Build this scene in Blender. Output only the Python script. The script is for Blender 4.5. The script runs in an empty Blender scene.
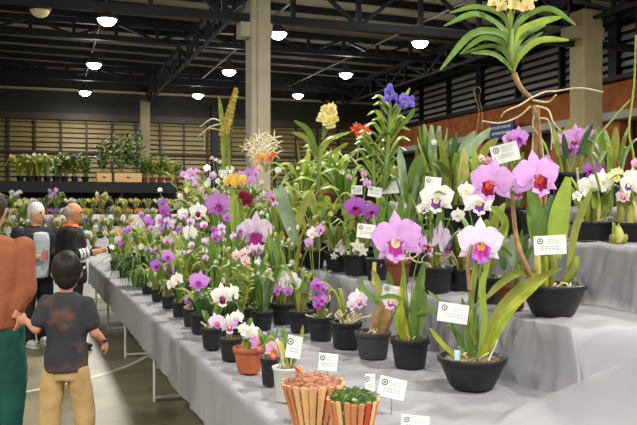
import bpy, math, random
from mathutils import Vector, Matrix, noise
R = random.Random(7)
sc = bpy.context.scene
COL = sc.collection
# ------------------------------------------------------------------ camera
F = 800.0; CX, HY = 318.5, 207.0; CAMZ = 1.6
TH = math.atan(273.5 / F)
S_, C_ = math.sin(TH), math.cos(TH)
cam_d = bpy.data.cameras.new('camera'); cam = bpy.data.objects.new('camera', cam_d); COL.objects.link(cam)
cam.location = (0, 0, CAMZ); cam.rotation_euler = (math.pi / 2, 0, -TH)
cam_d.sensor_width = 36; cam_d.lens = 36 * F / 637; cam_d.shift_y = -5.5 / 637
cam_d.clip_end = 200
sc.camera = cam

def P(px, py, d):
    """point seen at pixel (px,py) at depth d (metres in front of the camera)"""
    u = (px - CX) / F; v = (HY - py) / F
    return Vector((d * (u * C_ + S_), d * (C_ - u * S_), CAMZ + d * v))
def depth_floor(py, z=0.0): return (CAMZ - z) * F / (py - HY)
def PF(px, py, z=0.0): return P(px, py, depth_floor(py, z))
K = 0.02
def depth_row(px, X0):
    u = (px - CX) / F
    return (X0 + 3 * K) / ((u * C_ + S_) + K * (C_ - u * S_))
def depth_Y(px, Y):
    u = (px - CX) / F
    return Y / (C_ - u * S_)
def depth_X(px, X):
    u = (px - CX) / F
    return X / (u * C_ + S_)

# ------------------------------------------------------------------ materials
def lin(c):
    return tuple(((x / 255) / 12.92 if x / 255 <= 0.04045 else ((x / 255 + 0.055) / 1.055) ** 2.4) for x in c)
MATS = {}
def mat(name, rgb, rough=0.6, var=0.0, scale=20, spec=0.3, metal=0.0, trans=0.0, bump=0.0, rgb2=None, emit=0.0, coat=0.0, stretch=None):
    if name in MATS: return MATS[name]
    m = bpy.data.materials.new(name); m.use_nodes = True; nt = m.node_tree; N = nt.nodes; L = nt.links
    b = N['Principled BSDF']; out = N['Material Output']
    c = lin(rgb) + (1,)
    b.inputs['Base Color'].default_value = c
    b.inputs['Roughness'].default_value = rough
    b.inputs['Metallic'].default_value = metal
    b.inputs['Specular IOR Level'].default_value = spec
    if coat: b.inputs['Coat Weight'].default_value = coat
    if emit:
        b.inputs['Emission Color'].default_value = c; b.inputs['Emission Strength'].default_value = emit
    if var or rgb2 or bump:
        tc = N.new('ShaderNodeTexCoord'); nz = N.new('ShaderNodeTexNoise'); nz.inputs['Scale'].default_value = scale
        nz.inputs['Detail'].default_value = 4
        src = tc.outputs['Object']
        if stretch:
            mp = N.new('ShaderNodeMapping'); mp.inputs['Scale'].default_value = stretch
            L.new(src, mp.inputs['Vector']); src = mp.outputs['Vector']
        L.new(src, nz.inputs['Vector'])
        if var or rgb2:
            cr = N.new('ShaderNodeValToRGB')
            e = cr.color_ramp.elements
            if rgb2:
                e[0].position = .42; e[1].position = .6
                e[0].color = c; e[1].color = lin(rgb2) + (1,)
            else:
                e[0].position = .3; e[1].position = .7
                e[0].color = tuple(max(0, x * (1 - var)) for x in c[:3]) + (1,)
                e[1].color = tuple(min(1, x * (1 + var)) for x in c[:3]) + (1,)
            L.new(nz.outputs['Fac'], cr.inputs['Fac']); L.new(cr.outputs['Color'], b.inputs['Base Color'])
            csrc = cr.outputs['Color']
        if bump:
            bp = N.new('ShaderNodeBump'); bp.inputs['Strength'].default_value = bump; bp.inputs['Distance'].default_value = .01
            L.new(nz.outputs['Fac'], bp.inputs['Height']); L.new(bp.outputs['Normal'], b.inputs['Normal'])
    if trans:
        tr = N.new('ShaderNodeBsdfTranslucent'); mx = N.new('ShaderNodeMixShader'); mx.inputs['Fac'].default_value = trans
        tr.inputs['Color'].default_value = c
        if var or rgb2: L.new(csrc, tr.inputs['Color'])
        L.new(b.outputs['BSDF'], mx.inputs[1]); L.new(tr.outputs['BSDF'], mx.inputs[2]); L.new(mx.outputs['Shader'], out.inputs['Surface'])
    MATS[name] = m
    return m
def petal_mat(n, rgb, rgb2=None): return mat('petal_' + n, rgb, .55, var=0 if rgb2 else .06, scale=9, spec=.2, trans=.22, rgb2=rgb2)
LEAF = {
 'green': mat('leaf_green', (104, 136, 60), .42, var=.25, scale=9, trans=.25),
 'bright': mat('leaf_bright', (152, 174, 74), .42, var=.2, scale=9, trans=.3),
 'dark': mat('leaf_dark', (68, 98, 50), .45, var=.3, scale=9, trans=.2),
 'olive': mat('leaf_olive', (142, 148, 66), .5, var=.25, scale=9, trans=.25),
 'yellow': mat('leaf_yellow', (184, 188, 62), .5, var=.15, scale=8, trans=.3, rgb2=(150, 170, 56)),
 'silver': mat('leaf_silver', (142, 164, 128), .5, var=.2, scale=9, trans=.2),
 'cream': mat('leaf_cream', (214, 210, 120), .5, var=.1, scale=9, trans=.3),
 'brown': mat('dry_sheath', (150, 118, 78), .8, var=.3, scale=25),
 'tan': mat('pale_root', (196, 184, 146), .8, var=.2, scale=30),
 'stem': mat('stem_green', (120, 140, 70), .5, var=.2, scale=20),
}
M_POTB = mat('black_plastic_pot', (30, 31, 34), .45, var=.15, scale=8, spec=.4)
M_POTG = mat('charcoal_plastic_pot', (62, 62, 66), .55, var=.12, scale=8)
M_TERRA = mat('terracotta', (176, 96, 66), .85, var=.18, scale=14, bump=.15)
M_BROWNP = mat('dark_terracotta', (118, 62, 42), .85, var=.2, scale=14)
M_WHITEP = mat('white_glazed_pot', (198, 200, 194), .5, var=.06, scale=14)
M_MIX = mat('bark_mix', (150, 128, 100), .95, scale=45, rgb2=(92, 74, 54))
M_CARD = mat('card_white', (232, 233, 228), .6)
M_INK = mat('card_ink', (108, 120, 112), .6)
M_INK2 = mat('card_ink_light', (182, 186, 186), .6)
M_METAL = mat('white_painted_metal', (205, 205, 196), .4)
M_WIRE = mat('grey_wire', (120, 122, 124), .4, metal=.6)

# ------------------------------------------------------------------ mesh helpers
class MB:
    def __init__(s): s.v = []; s.f = []; s.m = []; s.mats = []
    def mi(s, m):
        if m not in s.mats: s.mats.append(m)
        return s.mats.index(m)
    def grid(s, rows, m, close=False):
        """rows: list of equal-length lists of points"""
        mi = s.mi(m); b = len(s.v); n = len(rows[0])
        for r in rows: s.v.extend([tuple(p) for p in r])
        for i in range(len(rows) - 1):
            for j in range(n if close else n - 1):
                k = (j + 1) % n
                s.f.append((b + i * n + j, b + i * n + k, b + (i + 1) * n + k, b + (i + 1) * n + j)); s.m.append(mi)
        return b
    def poly(s, pts, m):
        b = len(s.v); s.v.extend([tuple(p) for p in pts]); s.f.append(tuple(range(b, b + len(pts)))); s.m.append(s.mi(m))
    def box(s, c, size, m, rot=None):
        hx, hy, hz = [x / 2 for x in size]; mi = s.mi(m); b = len(s.v); c = Vector(c)
        for x, y, z in ((-1,-1,-1),(1,-1,-1),(1,1,-1),(-1,1,-1),(-1,-1,1),(1,-1,1),(1,1,1),(-1,1,1)):
            p = Vector((x * hx, y * hy, z * hz))
            if rot: p = rot @ p
            s.v.append(tuple(c + p))
        for f in ((0,3,2,1),(4,5,6,7),(0,1,5,4),(1,2,6,5),(2,3,7,6),(3,0,4,7)):
            s.f.append(tuple(b + i for i in f)); s.m.append(mi)
    def bar(s, a, b_, w, h, m):
        a = Vector(a); b_ = Vector(b_); d = b_ - a
        q = d.to_track_quat('X', 'Z').to_matrix()
        s.box((a + b_) / 2, (d.length, w, h), m, q)
    def tube(s, pts, rad, m, n=8, cap=True):
        pts = [Vector(p) for p in pts]
        if not isinstance(rad, (list, tuple)): rad = [rad] * len(pts)
        rows = []; up = None
        for i, p in enumerate(pts):
            t = (pts[min(i + 1, len(pts) - 1)] - pts[max(i - 1, 0)])
            if t.length < 1e-9: t = Vector((0, 0, 1))
            t.normalize()
            if up is None:
                up = Vector((0, 0, 1)) if abs(t.z) < .9 else Vector((1, 0, 0))
            a = t.cross(up)
            if a.length < 1e-4: a = t.orthogonal()
            a.normalize(); b = a.cross(t).normalized(); up = b
            rows.append([p + (a * math.cos(2 * math.pi * k / n) + b * math.sin(2 * math.pi * k / n)) * rad[i] for k in range(n)])
        s.grid(rows, m, True)
        if cap:
            s.poly(rows[0], m); s.poly(rows[-1][::-1], m)
    def lathe(s, prof, m, n=24, c=(0, 0, 0), sx=1, sy=1, fn=None):
        rows = []
        for r, z in prof:
            row = []
            for k in range(n):
                a = 2 * math.pi * k / n; rr = r * (fn(a, z) if fn else 1)
                row.append((c[0] + rr * sx * math.cos(a), c[1] + rr * sy * math.sin(a), c[2] + z))
            rows.append(row)
        s.grid(rows, m, True)
        if prof[0][0] > 1e-4: s.poly(rows[0][::-1], m)
        if prof[-1][0] > 1e-4: s.poly(rows[-1], m)
    def ell(s, c, r, m, n=12, k=8, rot=None):
        rows = []; c = Vector(c)
        for i in range(k + 1):
            t = math.pi * i / k; row = []
            for j in range(n):
                a = 2 * math.pi * j / n
                p = Vector((r[0] * math.sin(t) * math.cos(a), r[1] * math.sin(t) * math.sin(a), r[2] * math.cos(t)))
                if rot: p = rot @ p
                row.append(c + p)
            rows.append(row)
        s.grid(rows, m, True)
    def loft(s, secs, m, n=20):
        """secs: (centre, rx, ry) horizontal-ish ellipses stacked"""
        rows = []
        for c, rx, ry in secs:
            rows.append([(c[0] + rx * math.cos(2 * math.pi * k / n), c[1] + ry * math.sin(2 * math.pi * k / n), c[2]) for k in range(n)])
        s.grid(rows, m, True); s.poly(rows[0][::-1], m); s.poly(rows[-1], m)
    def mesh(s, name, smooth=True):
        me = bpy.data.meshes.new(name); me.from_pydata(s.v, [], s.f)
        for m in s.mats: me.materials.append(m)
        me.polygons.foreach_set('material_index', s.m)
        if smooth: me.polygons.foreach_set('use_smooth', [True] * len(s.f))
        me.update(); return me
    def build(s, name, parent=None, smooth=True, loc=None):
        o = bpy.data.objects.new(name, s.mesh(name, smooth)); COL.objects.link(o)
        if parent: o.parent = parent
        if loc is not None: o.location = loc
        return o
def link(name, me, parent=None):
    o = bpy.data.objects.new(name, me); COL.objects.link(o)
    if parent: o.parent = parent
    return o
def empty(name, loc, rz=0):
    o = bpy.data.objects.new(name, None); COL.objects.link(o); o.location = loc; o.rotation_euler = (0, 0, rz)
    o.empty_display_size = .1; return o
def tag(o, label, cat, group=None, kind=None):
    o['label'] = label; o['category'] = cat
    if group: o['group'] = group
    if kind: o['kind'] = kind
    return o
def struct(o): o['kind'] = 'structure'; return o
def copy_tree(o, parent=None):
    c = o.copy(); COL.objects.link(c); c.parent = parent
    for ch in o.children: copy_tree(ch, c)
    return c
def cr(pts, n=5):
    pts = [Vector(p) for p in pts]
    if len(pts) == 2: return [pts[0].lerp(pts[1], i / n) for i in range(n + 1)]
    q = [pts[0] * 2 - pts[1]] + pts + [pts[-1] * 2 - pts[-2]]; out = []
    for i in range(1, len(q) - 2):
        for k in range(n):
            t = k / n; a, b, c, d = q[i - 1], q[i], q[i + 1], q[i + 2]
            out.append(.5 * ((2 * b) + (c - a) * t + (2 * a - 5 * b + 4 * c - d) * t * t + (3 * b - a - 3 * c + d) * t ** 3))
    out.append(pts[-1]); return out

def leaf(mb, path, w, m, side=None, kind='strap', fold=.25, twist=0.0):
    """a real bent blade along a 3-D path"""
    pts = cr(path, 4) if len(path) < 5 else [Vector(p) for p in path]
    n = len(pts); rows = []
    for i, p in enumerate(pts):
        t = (pts[min(i + 1, n - 1)] - pts[max(i - 1, 0)]).normalized()
        s0 = side if side is not None else Vector((C_, -S_, 0))
        sd = (s0 - t * s0.dot(t))
        if sd.length < .15: sd = t.orthogonal()
        sd.normalize()
        if twist: sd = Matrix.Rotation(twist, 3, t) @ sd
        nm = t.cross(sd).normalized()
        u = i / (n - 1)
        if kind == 'strap': k = min(1, .55 + u * 1.6) * min(1, (1.02 - u) * 4) ** .6
        elif kind == 'oblong': k = max(.12, math.sin(math.pi * min(1, .06 + u * .92) ** .85)) ** .6
        elif kind == 'grass': k = (1 - u) ** .6 + .05
        else: k = max(.05, math.sin(math.pi * (.05 + .92 * u)))
        hw = w / 2 * k
        rows.append([p + sd * hw - nm * hw * fold, p + nm * hw * fold * .6, p - sd * hw - nm * hw * fold])
    mb.grid(rows, m)

# ------------------------------------------------------------------ flowers
def petal(mb, m, ang, ln, wd, ruf=0.0, cup=.12, p=1.0, nu=8, nv=6, seed=0, yo=0, back=0.0, rnd=0):
    ca, sa = math.cos(ang), math.sin(ang); rows = []
    for i in range(nu + 1):
        u = 1 - (1 - i / nu) ** 1.5
        if rnd: w = wd / 2 * (max(.12, math.sin(math.pi / 2 * min(1, u / rnd))) ** .9 if u < rnd else math.sqrt(max(.02, 1 - ((u - rnd) / (1.0 - rnd)) ** 2)))
        else: w = wd / 2 * max(.06, math.sin(math.pi * (.04 + .94 * u) ** p)) ** .6
        row = []
        for j in range(nv + 1):
            v = -1 + 2 * j / nv
            r = ln * u * (1 - .12 * v * v)
            x = ca * r - sa * w * v; z = sa * r + ca * w * v
            y = yo - cup * math.sin(u * math.pi * .55) * ln * (.5 - .0 * u) + back * u * u * ln
            y += .25 * wd * cup * v * v + ruf * math.sin(v * 7 + seed * 2 + u * 9) * abs(v) ** 1.5 * u * wd * .5
            row.append((x, y, z))
        rows.append(row)
    mb.grid(rows, m)
def lip(mb, m_out, m_in, sc_=1.0, nu=8, nv=14, ruf=.06, m_edge=None):
    rows = []
    for i in range(nu + 1):
        t = i / nu; c = Vector((0, -.02 - .26 * t, -.02 - .15 * t * t))
        r = (.045 + .02 * t + .105 * t ** 3)
        row = []
        for j in range(nv + 1):
            a = math.radians(-145 + 290 * j / nv) - math.pi / 2
            rr = r * (1 + (ruf * 3 * math.sin(j * 1.9) if t > .7 else 0) * t)
            dn = .10 * t ** 3 * (1 if math.sin(a) < 0 else .2)
            row.append(((c.x + rr * math.cos(a)) * sc_, (c.y + (.05 * t ** 3 * math.cos(j * 1.7))) * sc_, (c.z + rr * math.sin(a) - dn) * sc_))
        rows.append(row)
    k = int(nu * .66)
    mb.grid(rows[:k + 1], m_in); 
    mb.grid(rows[k:nu], m_out); mb.grid(rows[nu - 1:], m_edge or m_out)
PM = {
 'lilac': petal_mat('lilac', (218, 168, 228)), 'lilacdeep': petal_mat('lilac_deep', (206, 140, 220)),
 'purple': petal_mat('purple', (190, 108, 212)), 'magenta': petal_mat('magenta', (186, 60, 160)),
 'crimson': petal_mat('crimson', (142, 24, 66)), 'darkred': petal_mat('dark_red', (112, 20, 48)),
 'white': petal_mat('white', (240, 238, 232)), 'pale': petal_mat('pale_lilac', (232, 212, 236)),
 'pink': petal_mat('pink', (232, 166, 204)), 'blush': petal_mat('blush', (238, 200, 206)),
 'yellow': petal_mat('yellow', (236, 214, 96)), 'cream': petal_mat('cream', (238, 226, 168)),
 'lemon': petal_mat('lemon', (220, 212, 112)), 'orange': petal_mat('orange', (238, 166, 74)),
 'gold': petal_mat('gold', (232, 184, 92)), 'redorange': petal_mat('red_orange', (214, 84, 54)),
 'blue': petal_mat('violet_blue', (112, 96, 206), (146, 132, 226)), 'violet': petal_mat('violet', (128, 62, 160)),
 'peach': petal_mat('peach', (232, 186, 150)), 'spot': petal_mat('spotted', (212, 200, 96), (150, 120, 50)),
}
#          petals, sepals, lip, throat, edge, type
FK = {
 'lilac': ('lilac', 'lilac', 'crimson', 'redorange', 'lilac', 'catt'),
 'lilac2': ('lilac', 'lilac', 'magenta', 'cream', 'lilac', 'catt'),
 'purple': ('lilacdeep', 'lilacdeep', 'magenta', 'violet', 'purple', 'catt'),
 'deep': ('purple', 'purple', 'magenta', 'darkred', 'magenta', 'catt'),
 'pink': ('pink', 'pink', 'magenta', 'gold', 'pink', 'catt'),
 'pinkgold': ('pink', 'blush', 'orange', 'redorange', 'magenta', 'catt'),
 'pale': ('pale', 'pale', 'magenta', 'orange', 'purple', 'catt'),
 'palemag': ('pale', 'pale', 'magenta', 'magenta', 'magenta', 'catt'),
 'palelip': ('pale', 'white', 'magenta', 'cream', 'pale', 'catt'),
 'white': ('white', 'white', 'white', 'cream', 'white', 'catt'),
 'whitedark': ('white', 'white', 'darkred', 'magenta', 'white', 'catt'),
 'whitepurple': ('white', 'white', 'violet', 'cream', 'white', 'catt'),
 'whitelilac': ('white', 'white', 'lilacdeep', 'cream', 'lilac', 'catt'),
 'cream': ('cream', 'cream', 'gold', 'yellow', 'cream', 'catt'),
 'yellow': ('yellow', 'yellow', 'orange', 'gold', 'yellow', 'catt'),
 'blush': ('blush', 'white', 'magenta', 'cream', 'blush', 'catt'),
 'peach': ('peach', 'peach', 'gold', 'orange', 'peach', 'catt'),
 'darkred': ('darkred', 'crimson', 'crimson', 'darkred', 'darkred', 'catt'),
 'bluevanda': ('blue', 'blue', 'violet', 'blue', 'violet', 'vanda'),
 'creamvanda': ('cream', 'cream', 'gold', 'redorange', 'gold', 'vanda'),
 'lemonvanda': ('lemon', 'cream', 'gold', 'yellow', 'cream', 'vanda'),
 'spotvanda': ('spot', 'spot', 'yellow', 'gold', 'yellow', 'vanda'),
 'goldstar': ('gold', 'yellow', 'orange', 'orange', 'orange', 'star'),
 'redstar': ('redorange', 'redorange', 'orange', 'gold', 'orange', 'star'),
 'orangestar': ('orange', 'orange', 'gold', 'gold', 'gold', 'star'),
 'whitestar': ('white', 'white', 'cream', 'yellow', 'white', 'star'),
 'spider': ('white', 'cream', 'cream', 'yellow', 'white', 'spider'),
 'lilacstar': ('lilac', 'pale', 'magenta', 'white', 'lilac', 'star'),
}
FM = {}
def flower_meshes(kind, lo=False):
    key = (kind, lo)
    if key in FM: return FM[key]
    pe, se, li, th, ed, ty = FK[kind]
    mb = MB(); q = dict(nu=4, nv=2) if lo else dict(nu=9, nv=8)
    A = math.radians
    if ty == 'catt':
        for a in (90, 218, 322): petal(mb, PM[se], A(a), .52, .25, .03, .08, nu=q['nu'], nv=q['nv'] // 2 + 1, yo=.02, back=.15)
        for k, a in enumerate((14, 166)): petal(mb, PM[pe], A(a), .49, .54, .12, .16, rnd=.56, seed=k + 1, **q)
    elif ty == 'vanda':
        for k, a in enumerate((90, 200, 340)): petal(mb, PM[se], A(a), .48, .38, .03, .1, rnd=.6, seed=k, **q)
        for k, a in enumerate((30, 150, )): petal(mb, PM[pe], A(a), .46, .36, .05, .1, rnd=.6, seed=k, yo=-.02, **q)
        petal(mb, PM[pe], A(268), .3, .3, .05, .2, p=.8, yo=-.03, **q)
    elif ty == 'star':
        for k, a in enumerate((90, 18, 162, 234, 306)): petal(mb, PM[pe if k % 2 else se], A(a), .5, .25, .03, .08, **q)
    else:
        for k, a in enumerate((90, 25, 155, 225, 315)):
            petal(mb, PM[pe if k % 2 else se], A(a), .5, .07, .1, .1, back=.5 if k % 2 else -.2, **q)
    lb = MB()
    if ty == 'catt': lip(lb, PM[li], PM[th], 1.0, nu=4 if lo else 8, nv=8 if lo else 16, m_edge=PM[ed])
    else: lip(lb, PM[li], PM[th], .62 if ty != 'spider' else .4, nu=4, nv=8, m_edge=PM[ed])
    FM[key] = (mb.mesh('flower_' + kind), lb.mesh('lip_' + kind)); return FM[key]
def put_flower(kind, pos, w, parent, wpos, lo=False, yaw=None, tilt=None, roll=None, withlip=True):
    me, lm = flower_meshes(kind, lo)
    f = link('flower', me, parent); f.location = pos; f.scale = (w, w, w)
    to = Vector((0, 0, CAMZ)) - wpos
    base = math.atan2(to.x, -to.y)          # local -Y towards the viewer's side of the table
    rz = base * 1 + (yaw if yaw is not None else R.uniform(-.6, .6))
    f.rotation_euler = (tilt if tilt is not None else R.uniform(-.25, .15), roll if roll is not None else R.uniform(-.3, .3), rz)
    if withlip:
        l = link('lip', lm, f)
    return f

# ------------------------------------------------------------------ cards
def card_mesh(w, h, square=False, seed=0):
    """a small printed card: round emblem, lines of small print; faces local -Y"""
    mb = MB(); r = random.Random(seed)
    mb.box((0, 0, 0), (w, .002, h), M_CARD)
    c = (-w * .30, -.0016, h * .22); n = 16
    for rr, m, yy in ((.17, M_INK, 0), (.10, M_CARD, -.0003), (.06, M_INK, -.0006)):
        mb.poly([(c[0] + rr * h * math.cos(2 * math.pi * k / n), c[1] + yy, c[2] + rr * h * math.sin(2 * math.pi * k / n)) for k in range(n)], m)
    def ln(x0, x1, z, t, m): mb.poly([(x0, -.0016, z - t), (x1, -.0016, z - t), (x1, -.0016, z + t), (x0, -.0016, z + t)], m)
    ln(-w * .08, w * .38, h * .3, h * .018, M_INK2); ln(-w * .08, w * .30, h * .2, h * .018, M_INK2); ln(-w * .08, w * .34, h * .1, h * .018, M_INK2)
    for z in (-.08, -.2): 
        x = -w * .3
        while x < w * .3:
            e = x + w * r.uniform(.05, .12); ln(x, min(e, w * .34), h * z, h * .035, M_INK2); x = e + w * .03
    if square:
        for a, b, cc, d in ((.22, .38, -.27, .012), (.22, .38, -.43, .012)): ln(w * a, w * b, h * cc, h * d, M_INK2)
        ln(w * .22, w * .235, h * -.35, h * .08, M_INK2); ln(w * .365, w * .38, h * -.35, h * .08, M_INK2)
    return mb.mesh('name_tag', False)

POW = 300
HPOW = 700
HIDDEN_LAMPS = [(-6, 2), (-6, 8), (-.5, -4.5), (1.5, -8), (8, -3), (7, 5), (-6, -5), (2.2, 9.5), (9, 12), (-3, -1.5), (4.5, 0.5)]  # unseen lamps added overhead and behind the viewer to light the display
EXPO = -0.88

# ------------------------------------------------------------------ hall
GX0, GX1, GY0, GY1 = -22.0, 15.5, -12.0, 36.0
ROOF = 6.6
m_floor = mat('polished_concrete', (142, 135, 108), .38, scale=1.3, rgb2=(118, 111, 88), spec=.5)
m_line = mat('court_line_paint', (206, 202, 186), .4)
mb = MB(); mb.grid([[(x, y, 0) for x in (GX0, GX1)] for y in (GY0, GY1)][::-1], m_floor)
fl = struct(mb.build('floor', smooth=False))
# painted court circle: fitted to points seen on the floor
pts = [PF(x, y) for x, y in ((25, 393), (93, 377), (130, 363), (154, 347), (143, 333), (97, 325))]
def fit(ps):
    import itertools
    a = [[0] * 3 for _ in range(3)]; b = [0] * 3
    for p in ps:
        row = (p.x, p.y, 1); q = -(p.x ** 2 + p.y ** 2)
        for i in range(3):
            b[i] += row[i] * q
            for j in range(3): a[i][j] += row[i] * row[j]
    s = Matrix(a).inverted() @ Vector(b)
    cx, cy = -s[0] / 2, -s[1] / 2
    return cx, cy, math.sqrt(max(.1, cx * cx + cy * cy - s[2]))
ccx, ccy, ccr = fit(pts)
print('CIRCLE', ccx, ccy, ccr, [round((p - Vector((ccx, ccy, 0))).length, 2) for p in pts])
mb = MB()
mb.grid([[(ccx + (ccr + d) * math.cos(t), ccy + (ccr + d) * math.sin(t), .003) for d in (-.03, .03)] for t in [2 * math.pi * i / 96 for i in range(97)]], m_line)
o = struct(mb.build('trim_1', smooth=False))

m_dark = mat('dark_painted_panel', (40, 39, 37), .7, var=.2, scale=2)
m_roof = mat('roof_sheet', (136, 130, 116), .75, var=.15, scale=.8)
m_truss = mat('navy_steel', (19, 22, 33), .55)
m_slat = mat('beige_slat_metal', (116, 104, 68), .55, var=.1, scale=1)
m_slatg = mat('grey_slat_metal', (150, 148, 150), .55, var=.1, scale=1)
m_post = mat('slat_frame_brown', (52, 44, 36), .6)
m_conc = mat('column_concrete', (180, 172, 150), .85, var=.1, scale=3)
m_brick = mat('orange_brick', (160, 92, 48), .85, scale=3, rgb2=(138, 78, 40))
m_ledge = mat('grey_ledge', (150, 150, 148), .7)

# back wall (faces the tables), dark cladding above slatted gates
YB = GY1
BZ = 5.35                       # top of the slatted gates
mb = MB(); mb.box(((GX0 + GX1) / 2, YB + .15, ROOF / 2 + 1), (GX1 - GX0, .3, ROOF + 2), m_dark)
wall_b = struct(mb.build('wall_back', smooth=False))
x = GX0 + .6; i = 0
while x < GX1 - 1.5:
    pan = MB(); w = 1.05
    z = .25
    while z < BZ:
        pan.box((0, -.06, z), (w - .1, .03, .16), m_slat, Matrix.Rotation(math.radians(-22), 3, 'X')); z += .21
    pan.box((0, -.02, BZ / 2), (w - .06, .02, BZ - .05), mat('slat_back', (78, 70, 48), .7))
    g = struct(pan.build('slat_panel', wall_b, False, (x + w / 2, YB, 0)))
    fr = MB()
    fr.box((0, -.1, BZ / 2), (.09, .12, BZ), m_post)
    if i % 9 == 0: fr.box((.3, -.22, 3.1), (.3, .3, 6.2), m_truss)
    struct(fr.build('slat_post', wall_b, False, (x, YB, 0)))
    x += w; i += 1
mb = MB()
mb.box(((GX0 + GX1) / 2, YB - .14, BZ + .12), (GX1 - GX0, .2, .28), m_post)
mb.box(((GX0 + GX1) / 2, YB - .14, 3.95), (GX1 - GX0, .1, .1), m_post)
mb.box(((GX0 + GX1) / 2, YB - .2, 6.6), (GX1 - GX0, .12, .10), mat('pale_rail', (150, 140, 112), .6))
struct(mb.build('gate_rail', wall_b, False))

# right wall
XR = GX1
mb = MB()
mb.box((XR + .4, (GY0 + GY1) / 2, 4.0), (.2, GY1 - GY0, 8.6), m_dark)
wall_r = struct(mb.build('wall_right', smooth=False))
mb = MB(); mb.box((XR + .15, (GY0 + GY1) / 2, 4.75), (.3, GY1 - GY0, .85), m_brick)
struct(mb.build('brick_band', wall_r, False))
mb = MB(); mb.box((XR - .05, (GY0 + GY1) / 2, 4.17), (.7, GY1 - GY0, .22), m_ledge)
mb.box((XR + .0, (GY0 + GY1) / 2, 5.26), (.5, GY1 - GY0, .12), m_truss)
mb.box((XR + .0, (GY0 + GY1) / 2, 6.95), (.5, GY1 - GY0, .14), m_truss)
struct(mb.build('ledge', wall_r, False))
y = GY0 + 1; i = 0
while y < GY1 - 2:
    pan = MB(); z = 5.42
    while z < 6.85:
        pan.box((0, 0, z), (.04, 2.3, .15), m_slatg, Matrix.Rotation(math.radians(24), 3, 'Y')); z += .25
    struct(pan.build('louver', wall_r, False, (XR + .1, y + 1.25, 0)))
    fr = MB(); fr.box((0, 0, 6.1), (.2, .1 if i % 3 else .35, 1.6), m_truss)
    struct(fr.build('louver_post', wall_r, False, (XR, y, 0)))
    # lower storey: brick piers, dark bays, glazed openings
    pr = MB(); pr.box((0, 0, 2.03), (.5, .75, 4.06), m_brick)
    struct(pr.build('brick_pier', wall_r, False, (XR + .1, y, 0)))
    if i % 2 == 0:
        wn = MB(); z = 2.4
        wn.box((.06, 0, 3.2), (.02, 1.5, 1.5), mat('window_glass_pale', (150, 168, 160), .25))
        while z < 4.0:
            wn.box((0, 0, z), (.05, 1.5, .05), m_ledge); z += .22
        struct(wn.build('window_%d' % (i // 2 + 1), None, False, (XR + .22, y + 1.25, 0)))
    y += 2.5; i += 1
# roof (gently pitched sheets between purlins)
mb = MB(); mb.grid([[(x, y, ROOF + .9 - abs(x + 3) * .02) for x in (GX0, -3, GX1 + .5)] for y in (GY0, GY1)], m_roof)
ceil = struct(mb.build('ceiling', smooth=False))
y = GY0 + 1
while y < GY1:
    mb = MB()
    for a, b in (((GX0, -3)), ((-3, GX1))):
        mb.bar((a, y, ROOF + .78 - abs(a + 3) * .02), (b, y, ROOF + .78 - abs(b + 3) * .02), .07, .2, m_truss)
    struct(mb.build('purlin', ceil, False)); y += 1.55
def truss(y, z0, z1, x0, x1, step=1.5):
    mb = MB(); mb.bar((x0, y, z0), (x1, y, z0), .16, .16, m_truss); mb.bar((x0, y, z1), (x1, y, z1), .16, .16, m_truss)
    x = x0; k = 0
    while x < x1 - .1:
        mb.bar((x, y, z0), (x, y, z1), .1, .1, m_truss)
        mb.bar((x, y, z0 if k % 2 else z1), (min(x + step, x1), y, z1 if k % 2 else z0), .08, .08, m_truss)
        x += step; k += 1
    struct(mb.build('roof_truss', ceil, False))
for y in (-8, 0, 8.1, 16.3): truss(y, 5.55, 6.75, GX0, GX1)
for y in (24.4, 32.4): truss(y, 6.6, 7.05, GX0, GX1, 1.2)
def ltruss(x, z0, z1):
    mb = MB(); mb.bar((x, GY0, z0), (x, GY1, z0), .08, .08, m_truss); mb.bar((x, GY0, z1), (x, GY1, z1), .14, .14, m_truss)
    y = GY0; k = 0
    while y < GY1 - 1:
        mb.bar((x, y, z0), (x, y, z1), .09, .09, m_truss); mb.bar((x, y, z0 if k % 2 else z1), (x, y + 1.6, z1 if k % 2 else z0), .07, .07, m_truss)
        y += 1.6; k += 1
    struct(mb.build('roof_truss', ceil, False))
for x in (4.2, 12.35): ltruss(x, 6.1, 6.8)
# left and rear walls (behind the viewer)
mb = MB(); mb.box((GX0 - .15, (GY0 + GY1) / 2, ROOF / 2 + .5), (.3, GY1 - GY0, ROOF + 1), m_dark); struct(mb.build('wall_left', smooth=False))
mb = MB(); mb.box(((GX0 + GX1) / 2, GY0 - .15, ROOF / 2 + .5), (GX1 - GX0, .3, ROOF + 1), m_dark); struct(mb.build('wall_front', smooth=False))

m_conc_far = mat('dimmed_column_concrete', (112, 106, 84), .9, var=.15, scale=3)  # column concrete darkened in colour to stand for the dim light back there
def column(px, d, w, top, label, bracket=None, m_conc=m_conc):
    p = P(px, 207, d); t = empty('concrete_column', (p.x, p.y, 0))
    mb = MB(); c = w / 2; ch = .03
    rows = [[(x, y, z) for x, y in ((-c + ch, -c), (c - ch, -c), (c, -c + ch), (c, c - ch), (c - ch, c), (-c + ch, c), (-c, c - ch), (-c, -c + ch))] for z in (0, top)]
    mb.grid(rows, m_conc, True); mb.poly(rows[1], m_conc)
    mb.build('shaft', t, False)
    if bracket:
        b = MB(); b.box((-w * .18, 0, bracket), (w * 1.55, w * .9, .3), m_conc); b.build('corbel', t, False)
        s = MB(); s.box((0, -w * .5 - .01, top / 2), (w * .3, .03, top - .2), m_conc); s.build('downpipe_cover', t, False)
    tag(t, label, 'column'); t['kind'] = 'structure'
    return t
column(258, 16.9, .44, ROOF - .1, 'tall pale concrete column rising behind the yellow and white flowers', bracket=5.3)
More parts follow.
